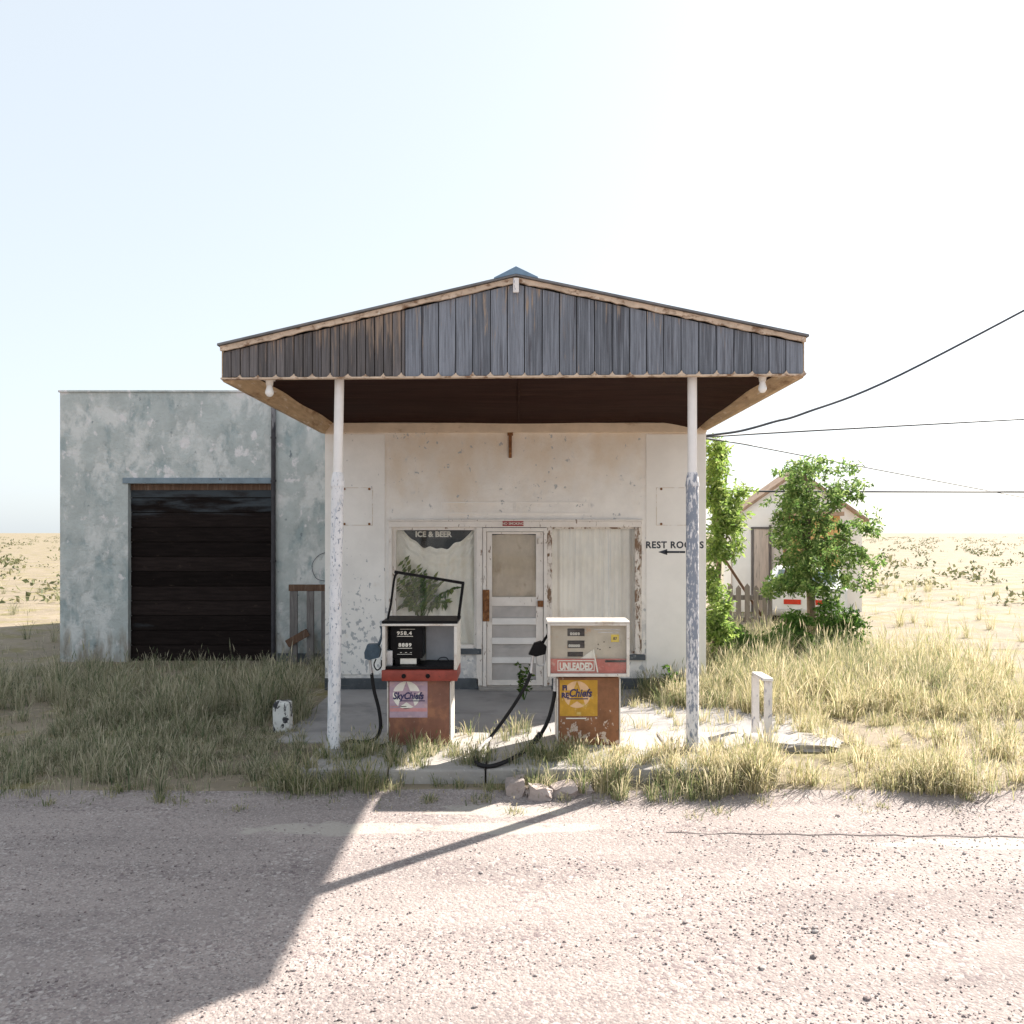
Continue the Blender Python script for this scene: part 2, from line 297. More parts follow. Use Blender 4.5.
def gravel_material():
    m = bpy.data.materials.new('pinkish_gravel'); m.use_nodes = True; nt = m.node_tree; b = nt.nodes['Principled BSDF']
    def vor(scale, out='Color'):
        v = nt.nodes.new('ShaderNodeTexVoronoi'); v.inputs['Scale'].default_value = 1
        nt.links.new(coords(nt, scale), v.inputs['Vector']); return v
    v1, v2 = vor(44), vor(95)
    sep = nt.nodes.new('ShaderNodeSeparateColor'); nt.links.new(v1.outputs['Color'], sep.inputs[0])
    sep2 = nt.nodes.new('ShaderNodeSeparateColor'); nt.links.new(v2.outputs['Color'], sep2.inputs[0])
    c = mixc(nt, ramp(nt, noise(nt, (.5,1.6,1), 5, .6), .35, .65), (.235,.198,.188), (.315,.265,.248))
    c = mixc(nt, mth(nt, 'MULTIPLY', ramp(nt, sep2.outputs[0], .50, .95), .75), c, (.16,.14,.14))
    c = mixc(nt, mth(nt, 'MULTIPLY', ramp(nt, sep2.outputs[1], .65, 1.0), .5), c, (.50,.455,.425))
    st = ramp(nt, noise(nt, 1.7, 6, .65, 4), .40, .62)
    c = mixc(nt, mth(nt, 'MULTIPLY', ramp(nt, sep.outputs[0], .84, .90), mth(nt, 'MULTIPLY', st, .8)), c, (.15,.115,.12))
    c = mixc(nt, mth(nt, 'MULTIPLY', ramp(nt, sep.outputs[1], .90, .95), mth(nt, 'MULTIPLY', st, .4)), c, (.60,.55,.52))
    band = ramp(nt, noise(nt, (.22,2.6,1), 5, .65, 12), .35, .68)      # faint wheel bands along the lot
    c = mixc(nt, mth(nt, 'MULTIPLY', band, .34), c, (.40,.345,.32))
    # pale sheets of packed caliche where the gravel has worn through
    X, Y = axis(nt, 'X'), axis(nt, 'Y')
    tot = None
    for (x0, y0, rx, ry) in ((-1.28,6.03,.75,.15),(-.15,6.42,.60,.17),(.0,6.05,.75,.14),(3.2,5.75,.8,.12)):
        dx = mth(nt, 'DIVIDE', mth(nt, 'SUBTRACT', X, x0), rx); dy = mth(nt, 'DIVIDE', mth(nt, 'SUBTRACT', Y, y0), ry)
        d = mth(nt, 'ADD', mth(nt, 'MULTIPLY', dx, dx), mth(nt, 'MULTIPLY', dy, dy))
        f = mth(nt, 'SUBTRACT', 1.0, d); f = mth(nt, 'MAXIMUM', f, -1.0)
        tot = f if tot is None else mth(nt, 'MAXIMUM', tot, f)
    f = mth(nt, 'ADD', mth(nt, 'MULTIPLY', tot, .22), noise(nt, (3.6,8,3), 9, .72, 7))
    patch = mth(nt, 'MULTIPLY', ramp(nt, f, .53, .60), .65)
    c = mixc(nt, patch, c, (.42,.385,.34))
    nt.links.new(c, b.inputs['Base Color']); b.inputs['Roughness'].default_value = .95; b.inputs['Specular IOR Level'].default_value = .15
    h = mth(nt, 'ADD', mth(nt, 'MULTIPLY', v1.outputs['Distance'], -1.1), mth(nt, 'MULTIPLY', v2.outputs['Distance'], -.6))
    h = mth(nt, 'MULTIPLY', h, mth(nt, 'SUBTRACT', 1.0, mth(nt, 'MULTIPLY', patch, .8)))
    h = mth(nt, 'ADD', h, mth(nt, 'MULTIPLY', noise(nt, 9, 6, .7, 1), 1.2))
    bn = nt.nodes.new('ShaderNodeBump'); bn.inputs['Strength'].default_value = .38; bn.inputs['Distance'].default_value = .010
    nt.links.new(h, bn.inputs['Height']); nt.links.new(bn.outputs[0], b.inputs['Normal']); return m
m_gravel = gravel_material()
m_stone = leafmat('loose_stones', [(.13,.105,.105),(.29,.25,.24),(.36,.315,.30),(.21,.165,.16),(.50,.455,.43)], 0.0, .9)

# ------------------------------------------------------------------ SETTING: ground, lot, island, slab
def lot_z(y): t = max(0, min(1, (y-6.50)/.36)); return -.042+.046*t*t*(3-2*t)
b = MB(); gy_ = [(-60,-.25),(6.45,-.25),(6.72,-.05),(6.86,0),(1500,0)]
for k in range(4): b.add([(-900,*gy_[k]),(900,*gy_[k]),(900,*gy_[k+1]),(-900,*gy_[k+1])], [(0,1,2,3)])
tag(b.build('ground', m_earth), 'dry sandy earth with sparse grass around the station', 'ground', kind='structure')
b = MB(); n = 160; rows = [-20,0,4,6.3,6.45,6.55,6.62,6.7,6.76]
ex = [-40+80*i/n for i in range(n+1)]; eo = [.05*math.sin(x*2.1)+.04*math.sin(x*5.3+1)+R(-.02,.02) for x in ex]
vs = [(x, y+(.15+o*.5)*(k/(len(rows)-1))**2, lot_z(y)+.003*(k > 0)) for k, y in enumerate(rows) for x, o in zip(ex, eo)]
b.add(vs, [(k*(n+1)+i, k*(n+1)+i+1, (k+1)*(n+1)+i+1, (k+1)*(n+1)+i) for k in range(len(rows)-1) for i in range(n)])
tag(b.build('gravel_lot', m_gravel, None, 60), 'pinkish grey gravel lot in front of the pumps', 'gravel', kind='structure')
b = MB()
for (x0, x1, y0, y1) in ((-2.35,.55,8.30,9.62),(-2.35,.55,9.632,11.10),(.562,3.2,8.30,9.62),(.562,2.6,9.632,11.10)):
    b.box(x0, x1, y0, y1, -.06, .012, .004)
tag(b.build('forecourt_slab', m_slab), 'grey concrete drive-through slab under the canopy', 'slab', kind='structure')
b = MB(); xs = [-1.78,-1.05,-.25,.55,1.35,2.15]
for i in range(5):
    b.box(xs[i]+.006, xs[i+1]-.006, 6.97+R(-.012,.012), 8.28, -.1, .12+R(-.006,.004), .018)
tag(b.build('pump_island', m_conc), 'low worn concrete pump island with a broken kerb', 'kerb', kind='structure')
# a long crack across the gravel on the right
b = MB(); pts = []
for i in range(41):
    t = i/40; x = 1.05+3.0*t; y = 5.94-.10*t+.012*math.sin(i*1.3)+R(-.006,.006); w = (.006+.006*R(0,1))*(1-.3*abs(2*t-1)); pts.append((x,y,w))
b.add([(x,y-w,-.0355) for x,y,w in pts]+[(x,y+w,-.0355) for x,y,w in pts], [(i,i+1,42+i,41+i) for i in range(40)])
m_crack = mat('dark_crack_fill', (.12,.10,.10), .95, .2, 20, (), None)
tag(b.build('gravel_crack', m_crack), 'thin dark crack running across the gravel', 'crack', kind='structure')

# ------------------------------------------------------------------ THE STATION
st = thing('gas_station', (0, YW, 0), 'abandoned white stucco filling station with a gabled canopy on two posts', 'building')
xl, xr = XX(325,YW), XX(706,YW)
WIN = [(-1.615,-.500,.545,2.130), (.435,1.630,.470,2.130)]     # x0,x1,z0,z1
DOOR = (-.430,.405,.03,2.130)
TOPZ = 3.355
b = MB(); T = .2
def wb(x0,x1,z0,z1): b.box(x0,x1,YW,YW+T,z0,z1)
wb(xl, WIN[0][0], -.1, 2.130); wb(WIN[0][0], WIN[0][1], -.1, WIN[0][2]); wb(WIN[0][1], DOOR[0], -.1, 2.130)
wb(DOOR[0], DOOR[1], -.1, DOOR[2]); wb(DOOR[1], WIN[1][0], -.1, 2.130); wb(WIN[1][0], WIN[1][1], -.1, WIN[1][2]); wb(WIN[1][1], xr, -.1, 2.130)
wb(xl, xr, 2.130, TOPZ+.15)
b.box(xl, xl+T, YW+T, 17, -.1, TOPZ+.15); b.box(xr-T, xr, YW+T, 17, -.1, TOPZ+.15); b.box(xl, xr, 17, 17.2, -.1, TOPZ+.15)
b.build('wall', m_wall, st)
b = MB(); b.box(xl+.2,-.2+xr, YW+T, 17, .0, .03); b.box(xl+.2, xr-.2, YW+1.6, YW+1.65, .03, TOPZ); b.build('interior', m_dark, st)
# smooth plaster skins at both ends of the front
b = MB(); b.box(xl+.005, XX(385,YW), YW-.012, YW, .2, TOPZ-.02, .004); b.build('plaster_skin', m_plw, st); b = MB(); b.box(XX(646,YW), xr-.005, YW-.012, YW, .2, TOPZ-.02, .004)
b.build('plaster_skin', m_pl, st)
for (x0, x1) in ((xl, DOOR[0]-.06), (DOOR[1]+.06, xr)): b = MB(); b.box(x0, x1, YW-.03, YW-.0125, .0, .155, .004); b.build('plinth', m_plinth, st)
b = MB(); b.box(xl, xr, YW-.05, YW, TOPZ, TOPZ+.125, .008); b.build('header_board', m_header, st)
# bolts and ghosts of old signs
for (x0, x1) in ((344.5,369.5),(661,687)):
    for x in (x0, x1):
        for y in (489, 524):
            q = MB(); q.lathe([(.016,0),(.016,.008),(.008,.014)], (0,0,0), 10)
            q.v = [(XX(x,YW)+v[0], YW-.012-v[2], ZZ(y,YW)+v[1]) for v in q.v]; q.build('bolt', m_rust, st)
b = MB()
def outline(x0,x1,y0,y1,w,yy):
    X0,X1,Z0,Z1 = XX(x0,YW),XX(x1,YW),ZZ(y1,YW),ZZ(y0,YW)
    b.box(X0,X1,yy,YW,Z1-w,Z1); b.box(X0,X1,yy,YW,Z0,Z0+w); b.box(X0,X0+w,yy,YW,Z0+w,Z1-w); b.box(X1-w,X1,yy,YW,Z0+w,Z1-w)
outline(441, 515, 502, 513.5, .012, YW-.012); b.build('sign_moulding', m_pl, st); b = MB(); outline(515.4, 590, 502, 513.5, .012, YW-.012)
b.build('sign_moulding', m_pl, st)
m_ghost = mat('old_sign_stain', (.66,.58,.49), .9, .1, 6, [((.80,.775,.75), 9, .5, .6)], None)
for (x0,x1) in ((346,371),(659,690)):
    b = MB(); outline(x0-3, x1+2, 487.5, 525.5, .008, YW-.0145); b.build('old_sign_outline', m_ghost, st)
b = MB(); b.box(XX(508.6,YW), XX(511.8,YW), YW-.03, YW, ZZ(458,YW), ZZ(433,YW), .006); b.box(XX(507.5,YW), XX(513,YW), YW-.045, YW-.031, ZZ(436,YW), ZZ(432.5,YW), .003)
b.build('wall_bracket', m_rust, st)
# lettering
b = MB(); x0 = XX(645.5,YW)
b.text('REST ROOMS', x0, ZZ(548,YW), YW-.012, .122, .003, .0035, 0, 1.0, space=1.12)
wd = max(v[0] for v in b.v)-x0; k = (XX(703.5,YW)-x0)/wd; b.v = [((v[0]-x0)*k+x0, v[1], v[2]) for v in b.v]
ya = YW-.0155
b.box(XX(665,YW), XX(685,YW), ya, YW-.0125, ZZ(553,YW), ZZ(551,YW))
b.prism([(XX(658,YW),ya,ZZ(552,YW)),(XX(667,YW),ya,ZZ(555,YW)),(XX(667,YW),ya,ZZ(549,YW))], (0,.0028,0))
tag(b.build('lettering', m_ink, st), 'hand painted rest rooms lettering with a left-pointing arrow')

# storefront frame around windows and door
def frame_box(mb, x0,x1,z0,z1, w, y0, y1, wt=None, wb_=None):
    wt = wt or w; wb_ = wb_ or w
    mb.box(x0,x0+w,y0,y1,z0,z1,.004); mb.box(x1-w,x1,y0,y1,z0,z1,.004)
    mb.box(x0+w,x1-w,y0,y1,z1-wt,z1,.004); mb.box(x0+w,x1-w,y0,y1,z0,z0+wb_,.004)
b = MB()
b.box(XX(389,YW), XX(641.5,YW), YW-.035, YW, 2.122, 2.20, .006)          # head board
b.box(XX(389,YW), WIN[0][0]+.0, YW-.035, YW, .50, 2.120, .006)
b.box(XX(476.5,YW), XX(482.5,YW), YW-.03, YW, .06, 2.120, .006)
b.box(XX(388,YW), XX(642,YW), YW-.05, YW-.0, 2.202, 2.225, .006)
b.build('storefront_trim', m_white, st)
b = MB()
b.box(XX(546.5,YW), XX(552,YW), YW-.03, YW, .06, 2.120, .006); b.build('flaking_trim', m_white2, st); b = MB()
b.box(XX(634.5,YW), XX(639.8,YW), YW-.045, YW, .47, 2.120, .008); b.box(XX(640,YW), XX(641.5,YW), YW-.02, YW, .47, 2.120, .004)
b.build('flaking_trim', m_white2, st)
for k, (x0,x1,z0,z1) in enumerate(WIN):
    w = MB(); frame_box(w, x0,x1,z0,z1, .045 if k == 0 else .03, YW+.02, YW+.08)
    wo = w.build('window', m_white if k == 0 else m_white2, st)
    p = MB(); p.box(x0+.03, x1-.03, YW+.03, YW+.034, z0+.03, z1-.03); p.build('pane', m_glass, wo)
    s_ = MB(); s_.box(x0-.03, x1+.05, YW-.06, YW+.0, z0-.075, z0-.005, .008); s_.build('sill', m_plinth, wo)
# door
fr = MB(); frame_box(fr, DOOR[0],DOOR[1],DOOR[2],2.115, .045, YW-.04, YW+.1, .05, .02); fr.build('door_frame', m_white, st)
thr = MB(); thr.box(DOOR[0]-.05, DOOR[1]+.05, YW-.16, YW-.045, .012, .055, .01); thr.build('threshold', m_conc, st)
dx0, dx1, dz0, dz1 = DOOR[0]+.05, DOOR[1]-.05, .06, 2.06
yd = YW-.012
d = MB()
gx0, gx1, gz0, gz1 = XX(492,YW), XX(536,YW), ZZ(597,YW), ZZ(534,YW)
d.box(dx0, gx0, yd, yd+.045, dz0, dz1, .004); d.box(gx1, dx1, yd, yd+.045, dz0, dz1, .004)
d.box(gx0, gx1, yd, yd+.045, gz1, dz1, .004); d.box(gx0, gx1, yd+.006, yd+.045, ZZ(606,YW), gz0, .004); d.box(gx0, gx1, yd, yd+.045, dz0, ZZ(680,YW), .004)
door = d.build('door', m_white, st); door['label'] = 'peeling white glazed door with slatted lower half'
for (ya_, yb_) in ((618,624.5),(637.5,644),(657,663)):
    s_ = MB(); s_.box(gx0, gx1, yd-.012, yd+.03, ZZ(yb_,YW), ZZ(ya_,YW), .006); s_.build('slat', m_cleanw, door)
p = MB(); p.box(gx0-.01, gx1+.01, yd+.022, yd+.026, gz0-.01, gz1+.01); p.build('pane', m_glass, door)
m_lower = mat('dull_grey_door_panel', (.46,.43,.41), .5, .1, 4, [((.32,.31,.31), (2,2,8), .5, .7)], (20,.1))
p = MB()
for (ya_, yb_) in ((606,618),(624.5,637.5),(644,657),(663,680)): p.box(gx0, gx1, yd+.026, yd+.036, ZZ(yb_,YW), ZZ(ya_,YW))
p.build('panel', m_lower, door)
p = MB(); p.box(XX(482.8,YW), XX(489.5,YW), yd-.045, yd-.030, ZZ(621,YW), ZZ(589.5,YW), .006); p.box(XX(484.5,YW), XX(488,YW), yd-.075, yd-.046, ZZ(611,YW), ZZ(600,YW), .008); p.build('push_plate', m_rust, door)
for (yy) in (541, 603.5):
    p = MB(); p.box(XX(537.5,YW), XX(543,YW), yd-.042, yd-.0005, ZZ(yy+3,YW), ZZ(yy-3,YW), .004); p.build('hinge', m_rust if yy > 600 else m_white2, door)

# canopy -------------------------------------------------------------
SF = FPX/YF
xL, xR = -2.565, 2.515
zbL, zbR = ZZ(379.5,YF), ZZ(375.5,YF)
ztL, ztR, zA = ZZ(347.5,YF), ZZ(338.5,YF), ZZ(278.5,YF)
def ztop(x): return zA+(ztL-zA)*(x/xL) if x < 0 else zA+(ztR-zA)*(x/xR)
def zbot(x): return zbL+(zbR-zbL)*(x-xL)/(xR-xL)
# siding: individual upright boards in one part
def boards(x0, x1, w, mm):
    b = MB(); x = x0; joints = []
    while x < x1-.01:
        xe = min(x+w*R(.97,1.03), x1); g = .004; dy = R(-.004,.004)
        if xe > x1-.03: xe = x1
        top = .05
        lo = .014+R(0,.008)
        pts = [(x+g,YF+dy,zbot(x)+lo),(xe-g,YF+dy,zbot(xe)+lo),(xe-g,YF+dy,ztop(xe)-top),(x+g,YF+dy,ztop(x)-top)]
        if x < 0 < xe: pts.insert(3, (0,YF+dy,ztop(0)-top))
        b.prism(pts, (0,.022,0)); joints.append(xe); x = xe
    return b, joints
b1, j1 = boards(XX(405,YF), xR-.012, .150, m_siding); gs = b1.build('gable_siding', m_siding, st); gs['label'] = 'wide blue grey weathered gable boards'
b2, j2 = boards(xL+.012, XX(405,YF), .078, m_siding2); gs2 = b2.build('gable_siding', m_siding2, st); gs2['label'] = 'narrow brown weathered gable boards at the left end'
b = MB(); b.prism([(xL+.02,YF+.03,zbL+.03),(xR-.02,YF+.03,zbR+.03),(xR-.02,YF+.03,ztR-.05),(0,YF+.03,zA-.06),(xL+.02,YF+.03,ztL-.05)], (0,.02,0)); b.build('gable_backing', m_dark, st)
b = MB()
b.prism([(xL,YF-.018,zbL),(xR,YF-.018,zbR),(xR,YF-.018,zbR+.013),(xL,YF-.018,zbL+.013)], (0,.06,0))
for x in j1+[q for i, q in enumerate(j2) if i % 2]:
    h = R(.022,.038); w = R(.024,.038); z = zbot(x)+.0135
    b.prism([(x-w,YF-.014,z),(x+w,YF-.014,z),(x+w*.35,YF-.014,z+h*.45),(x+.003,YF-.014,z+h),(x-w*.3,YF-.014,z+h*.5)], (0,.008,0))
b.build('drip_trim', m_trim, st)
# roof sheets, rake boards
YB = 17.4
roof = MB()
def sheet(xa, xb, n):
    vs = []; fs = []
    # corrugated metal sheets running down the slope, one step at every lap
    for j in range(2):
        for i in range(n+1):
            y = YF-.06+(YB-YF+.06)*i/n
            xe = xb if j else xa
            zz = ztop(xe)+.008+.010*math.sin(i*math.pi)  # flat at ridge pitch, ribs added below
            vs.append((xe, y, zz))
    for i in range(n): fs.append((i,i+1,n+1+i+1,n+1+i))
    roof.add(vs, fs); roof.add([(p[0],p[1],p[2]+.014) for p in vs], fs)
    m = n+1
    roof.add([vs[0],vs[m],(vs[m][0],vs[m][1],vs[m][2]+.014),(vs[0][0],vs[0][1],vs[0][2]+.014)], [(0,1,2,3)])
    roof.add([vs[n],vs[m+n],(vs[m+n][0],vs[m+n][1],vs[m+n][2]+.014),(vs[n][0],vs[n][1],vs[n][2]+.014)], [(0,1,2,3)])
    for i in range(0, n+1, 4):
        y = YF-.06+(YB-YF+.06)*i/n
        roof.bar((xa,y+.02,ztop(xa)+.025),(xb,y+.02,ztop(xb)+.025), .03, .006, up=(0,0,1))
sheet(0, xL-.015, 60); sheet(0, xR+.015, 60)
ro = roof.build('roof', m_roof, st)
b = MB()
for (xe, ze) in ((xL, ztL), (xR, ztR)):
    # ragged, peeling board under the sheet edge
    n = 46; up = []; dn = []
    for i in range(n+1):
        x = xe*i/n; zt = ztop(x)+.004
        up.append((x,YF-.03,zt)); dn.append((x,YF-.03,zt-.040-R(-.004,.012)))
    vs = up+dn; m = len(vs)
    vs2 = [(p[0],p[1]+.026,p[2]) for p in vs]
    fs = []
    for i in range(n): fs += [(i,i+1,n+2+i,n+1+i),(m+i,m+n+1+i,m+n+2+i,m+i+1),(n+1+i,n+2+i,m+n+2+i,m+n+1+i),(i,m+i,m+i+1,i+1)]
    b.add(vs+vs2, fs)
b.build('rake_board', m_trim, ro)
b = MB()
# ridge cap: bent sheet whose front end stands up as a low triangle
zc = ZZ(278,YF); w = .19
b.prism([(-w,YF-.065,ztop(-w)+.035),(0,YF-.065,ZZ(268.5,YF)),(w,YF-.065,ztop(w)+.035),(w,YF-.065,ztop(w)+.024),(0,YF-.065,zA+.024),(-w,YF-.065,ztop(-w)+.024)], (0,YB-YF,0))
b.build('ridge_cap', m_ridge, ro)
b = MB(); b.box(-.026,.026, YF-.055,YF-.031, ZZ(294,YF), ZZ(279.5,YF), .006); b.build('finial', m_guard, ro)
# dark ceiling, sagging a little towards the right rear corner
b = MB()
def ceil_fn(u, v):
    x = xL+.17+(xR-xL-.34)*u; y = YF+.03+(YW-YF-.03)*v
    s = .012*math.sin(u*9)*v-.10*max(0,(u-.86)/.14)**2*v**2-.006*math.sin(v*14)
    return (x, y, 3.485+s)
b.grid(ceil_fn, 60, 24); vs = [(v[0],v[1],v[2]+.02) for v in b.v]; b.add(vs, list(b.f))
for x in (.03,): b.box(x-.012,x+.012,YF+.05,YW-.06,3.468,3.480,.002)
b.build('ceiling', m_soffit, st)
b = MB(); b.box(xL+.17, xR-.17, YW+.2, 17, 3.50, 3.52); b.build('rear_ceiling', m_soffit, st)
# boxed eaves
for (xe, sgn, zb_) in ((xL, 1, zbL), (xR, -1, zbR)):
    b = MB()
    pr = [(xe,zb_-.012),(xe+sgn*.075,zb_-.030),(xe+sgn*.19,3.50),(xe+sgn*.02,3.53)]
    pr2 = [(xe,YW+.0,3.345),(xe+sgn*.075,YW,3.335)]
    a = [(x,YF+.045,z) for x,z in pr]; c = [(x,YW+.1,z-.012) for x,z in pr]
    b.add(a+c, [(0,1,2,3),(7,6,5,4),(0,4,5,1),(1,5,6,2),(2,6,7,3),(3,7,4,0)])
    b.build('eave_board', m_eave, st)
# eave end fascias
for (xe, sgn, zb_, zt_) in ((xL, 1, zbL, ztL), (xR, -1, zbR, ztR)):
    b = MB(); b.box(xe-sgn*.001-.01, xe+.009, YF+.045, YB-.1, zb_+.0, zt_+.002, .003); b.build('eave_fascia', m_eave, st)
# posts
def post(pt, pb, mlow, mtop, name):
    Y = 7.55
    top = P(pt, 377, Y); top.z = 3.46; bot = P(pb, 748, Y); bot.z = .10
    def at(z): t = (z-bot.z)/(top.z-bot.z); return bot+(top-bot)*t
    zs = ZZ(486,Y)
    b = MB(); b.tube([at(.10), at(zs)], .056, 20, smooth=False); lo = b.build(name, mlow, st, 40)
    b = MB(); b.tube([at(zs-.05), at(3.46)], .0415, 20, smooth=False); b.build('post_pipe', mtop, lo, 40)
    b = MB(); b.tube([at(zs-.004), at(zs+.015), at(zs+.10), at(zs+.12)], [.060,.061,.050,.043], 20, smooth=False); b.build('collar', mlow, lo, 40)
    b = MB(); b.tube([at(.118), at(.15)], [.085,.075], 20, smooth=False); b.build('base_flange', m_conc, lo, 40)
    return lo
pl_ = post(339.5, 333.3, m_postL, m_postT, 'canopy_post'); pl_['label'] = 'left white pipe post with few chips'
pr_ = post(692.2, 692.6, m_postR, m_postT, 'canopy_post'); pr_['label'] = 'right pipe post flaking to blue grey'

# bare bulbs under the canopy edge
for (px, py, lab) in ((269.5,380,'white glass bulb in a socket under the left end of the canopy'),(762.5,376,'white glass bulb in a socket under the right end of the canopy')):
    Y = YF+.09; z0 = ZZ(py,Y); x = XX(px,Y)
    t = thing('canopy_lamp', (x,Y,z0), lab, 'lamp', 'bare bulbs under the canopy edge')
    b = MB(); b.lathe([(.05,-.006),(.05,.03),(.03,.10)], (x,Y,z0-.0), 18); b.lathe([(.030,-.05),(.034,-.006)], (x,Y,z0), 18); b.build('socket', m_pumpw, t, 40)
    b = MB(); b.lathe([(.004,-.150),(.022,-.143),(.036,-.122),(.038,-.105),(.030,-.078),(.024,-.051)], (x,Y,z0), 18); b.build('bulb', m_bulb, t, 60)

# things in the windows
x0,x1,z0,z1 = WIN[0]
b = MB()
def cur(u, v):
    x = x0+.02+(x1-x0-.04)*u
    c = (u-.52)/.44
    arch = .275*max(0,1-c*c)**.85*(1+.06*math.sin(u*23)+.05*math.sin(u*41)) if abs(c) < 1 else 0
    top = z1-.015-arch
    z = z0-.05+(top-z0+.05)*v; d = top-z
    fold = .022*math.sin(u*44+6*v*(u-.2)+2*math.sin(v*3))*(.20+.80*u*u)+.010*math.sin(u*21+v*4)
    sw = (.024*math.sin(d*42+abs(c)*3)+.012*math.sin(d*85+u*6))*math.exp(-d*4.2)*(1 if abs(c) < 1 else .3)
    return (x, YW+.175-fold-sw-.02*math.exp(-(d/.03)**2), z)
b.grid(cur, 120, 80)
o = b.build('curtain', m_curtain, None, 80, (x0,YW+.3,z0)); tag(o, 'off white sheet curtain sagging at the top of the window with the plant', 'curtain', 'curtains')
x0,x1,z0,z1 = WIN[1]
b = MB()
def cur2(u, v):
    return (x0+.02+(x1-x0-.04)*u, YW+.115-.013*math.sin(u*37+2.6*math.sin(u*6.3)+1.2*math.sin(u*15)+.5*v)*(.35+.65*math.sin(u*8.1+1)**2)-.004*math.sin(u*110+3*math.sin(u*9)), z0-.04+(z1-z0+.03)*v)
b.grid(cur2, 160, 12)
o = b.build('curtain', m_sheer, None, 80, (x0,YW+.2,z0)); tag(o, 'sheer grey white pleated curtain in the window behind the unleaded pump', 'curtain', 'curtains')
b = MB(); b.grid(lambda u,v: (gx0-.03+(gx1-gx0+.06)*u, yd+.075-.006*math.sin(u*14+v*3)-.005*math.sin(v*9+u*4), gz0-.04+(gz1-gz0+.02+.02*math.sin(u*3.1))*v), 24, 24)
o = b.build('blind', m_doorcur, None, 80, (gx0,yd+.07,gz0)); tag(o, 'stained beige paper blind behind the glass of the front door', 'blind')
# dark notice board with white letters at the top of the left window
x0,x1,z0,z1 = WIN[0]; Y = YW+.22
t = thing('window_sign', (XX(435,YW),Y,ZZ(538,YW)), 'dark board with small white letters hung inside the top of the left window', 'sign')
b = MB(); b.box(x0+.12, x1-.06, Y, Y+.012, ZZ(539,Y), z1-.02, .002); b.build('board', m_dark, t)
b = MB(); b.text('ICE & BEER', XX(436,Y)-.035, ZZ(536.7,Y), Y-.0005, .10, .003, .004, align='CENTER'); b.build('lettering', m_paper, t)
# red sign over the door
Y = YW-.0365
t = thing('door_sign', (XX(513,YW),Y,ZZ(523,YW)), 'small red enamel no smoking sign above the front door', 'sign')
b = MB(); b.box(XX(502.5,Y), XX(523.5,Y), Y-.006, Y, ZZ(526,Y), ZZ(520.5,Y), .0025); b.build('plate', m_dred, t)
b = MB(); b.text('NO SMOKING', XX(513,Y), ZZ(524.7,Y), Y-.0065, .045, .002, .0008, align='CENTER'); b.build('lettering', m_paper, t)
# leafy plant behind the glass
t = thing('potted_plant', (-1.25,YW+.10,.62), 'arching green house plant behind the glass of the left window', 'plant')
b = MB(); b.lathe([(.040,0),(.055,.13),(.058,.14),(.058,.17),(.05,.17)], (-1.25,YW+.10,.62), 20); b.build('pot', m_pot, t, 40)
stems = MB(); lv = MB()
def leaf(mb, base, d, L, w, up=None):
    d = Vector(d).normalized(); up = up or Vector((R(-1,1),R(-1,1),R(-1,1)))
    s = d.cross(up); s = s.normalized() if s.length > 1e-4 else Vector((1,0,0)); nrm = s.cross(d)
    base = Vector(base)
    mb.add([base, base+d*L*.45+s*w+nrm*w*.3, base+d*L, base+d*L*.45-s*w+nrm*w*.3, base+d*L*.5], [(0,4,1),(4,2,1),(0,3,4),(3,2,4)])
for (ex, ez) in ((404,560),(397,583),(416,569),(434,578),(453,588),(447,602),(428,600),(402,604),(419,609),(423,574),(408,592),(438,584)):
    e = P(ex, ez, YW+.08); e.y = YW+R(.055,.09); s0 = Vector((-1.25+R(-.03,.03), YW+.085, .80))
    mid = (s0+e)/2+Vector((0,0,.16)); path = [s0, s0.lerp(mid,.6)+Vector((0,0,.05)), mid, e]
    stems.tube(path, [.006,.005,.004,.002], 6, 5)
    for k in range(12):
        t_ = .45+.55*k/11; p = path[1].lerp(mid, (t_-.3)/.35) if t_ < .65 else mid.lerp(e, (t_-.65)/.35)
        for sd in (-1,1):
            d_ = (e-s0).normalized()*.45+Vector((sd*R(.2,.6),0,-R(.15,.8)+.35*sd)); d_.y = R(-.06,.06)
            leaf(lv, p, d_, R(.07,.13), R(.014,.024), Vector((0,1,0))+Vector((R(-.3,.3),0,R(-.3,.3))))
stems.build('stems', m_plantleaf, t); lv.build('leaves', m_plantleaf, t)

# ------------------------------------------------------------------ PUMPS
IZ = .12
def star_pts(cx, cz, r, y, k=.40, rot=0):
    return [(cx+math.sin(rot+i*math.pi/5)*(r if i%2==0 else r*k), y, cz+math.cos(rot+i*math.pi/5)*(r if i%2==0 else r*k)) for i in range(10)]
def disc_pts(cx, cz, r, y, n=32): return [(cx+math.sin(2*math.pi*i/n)*r, y, cz+math.cos(2*math.pi*i/n)*r) for i in range(n)]
YP = 7.75
def px_(x): return XX(x,YP)
def pz_(y): return ZZ(y,YP)
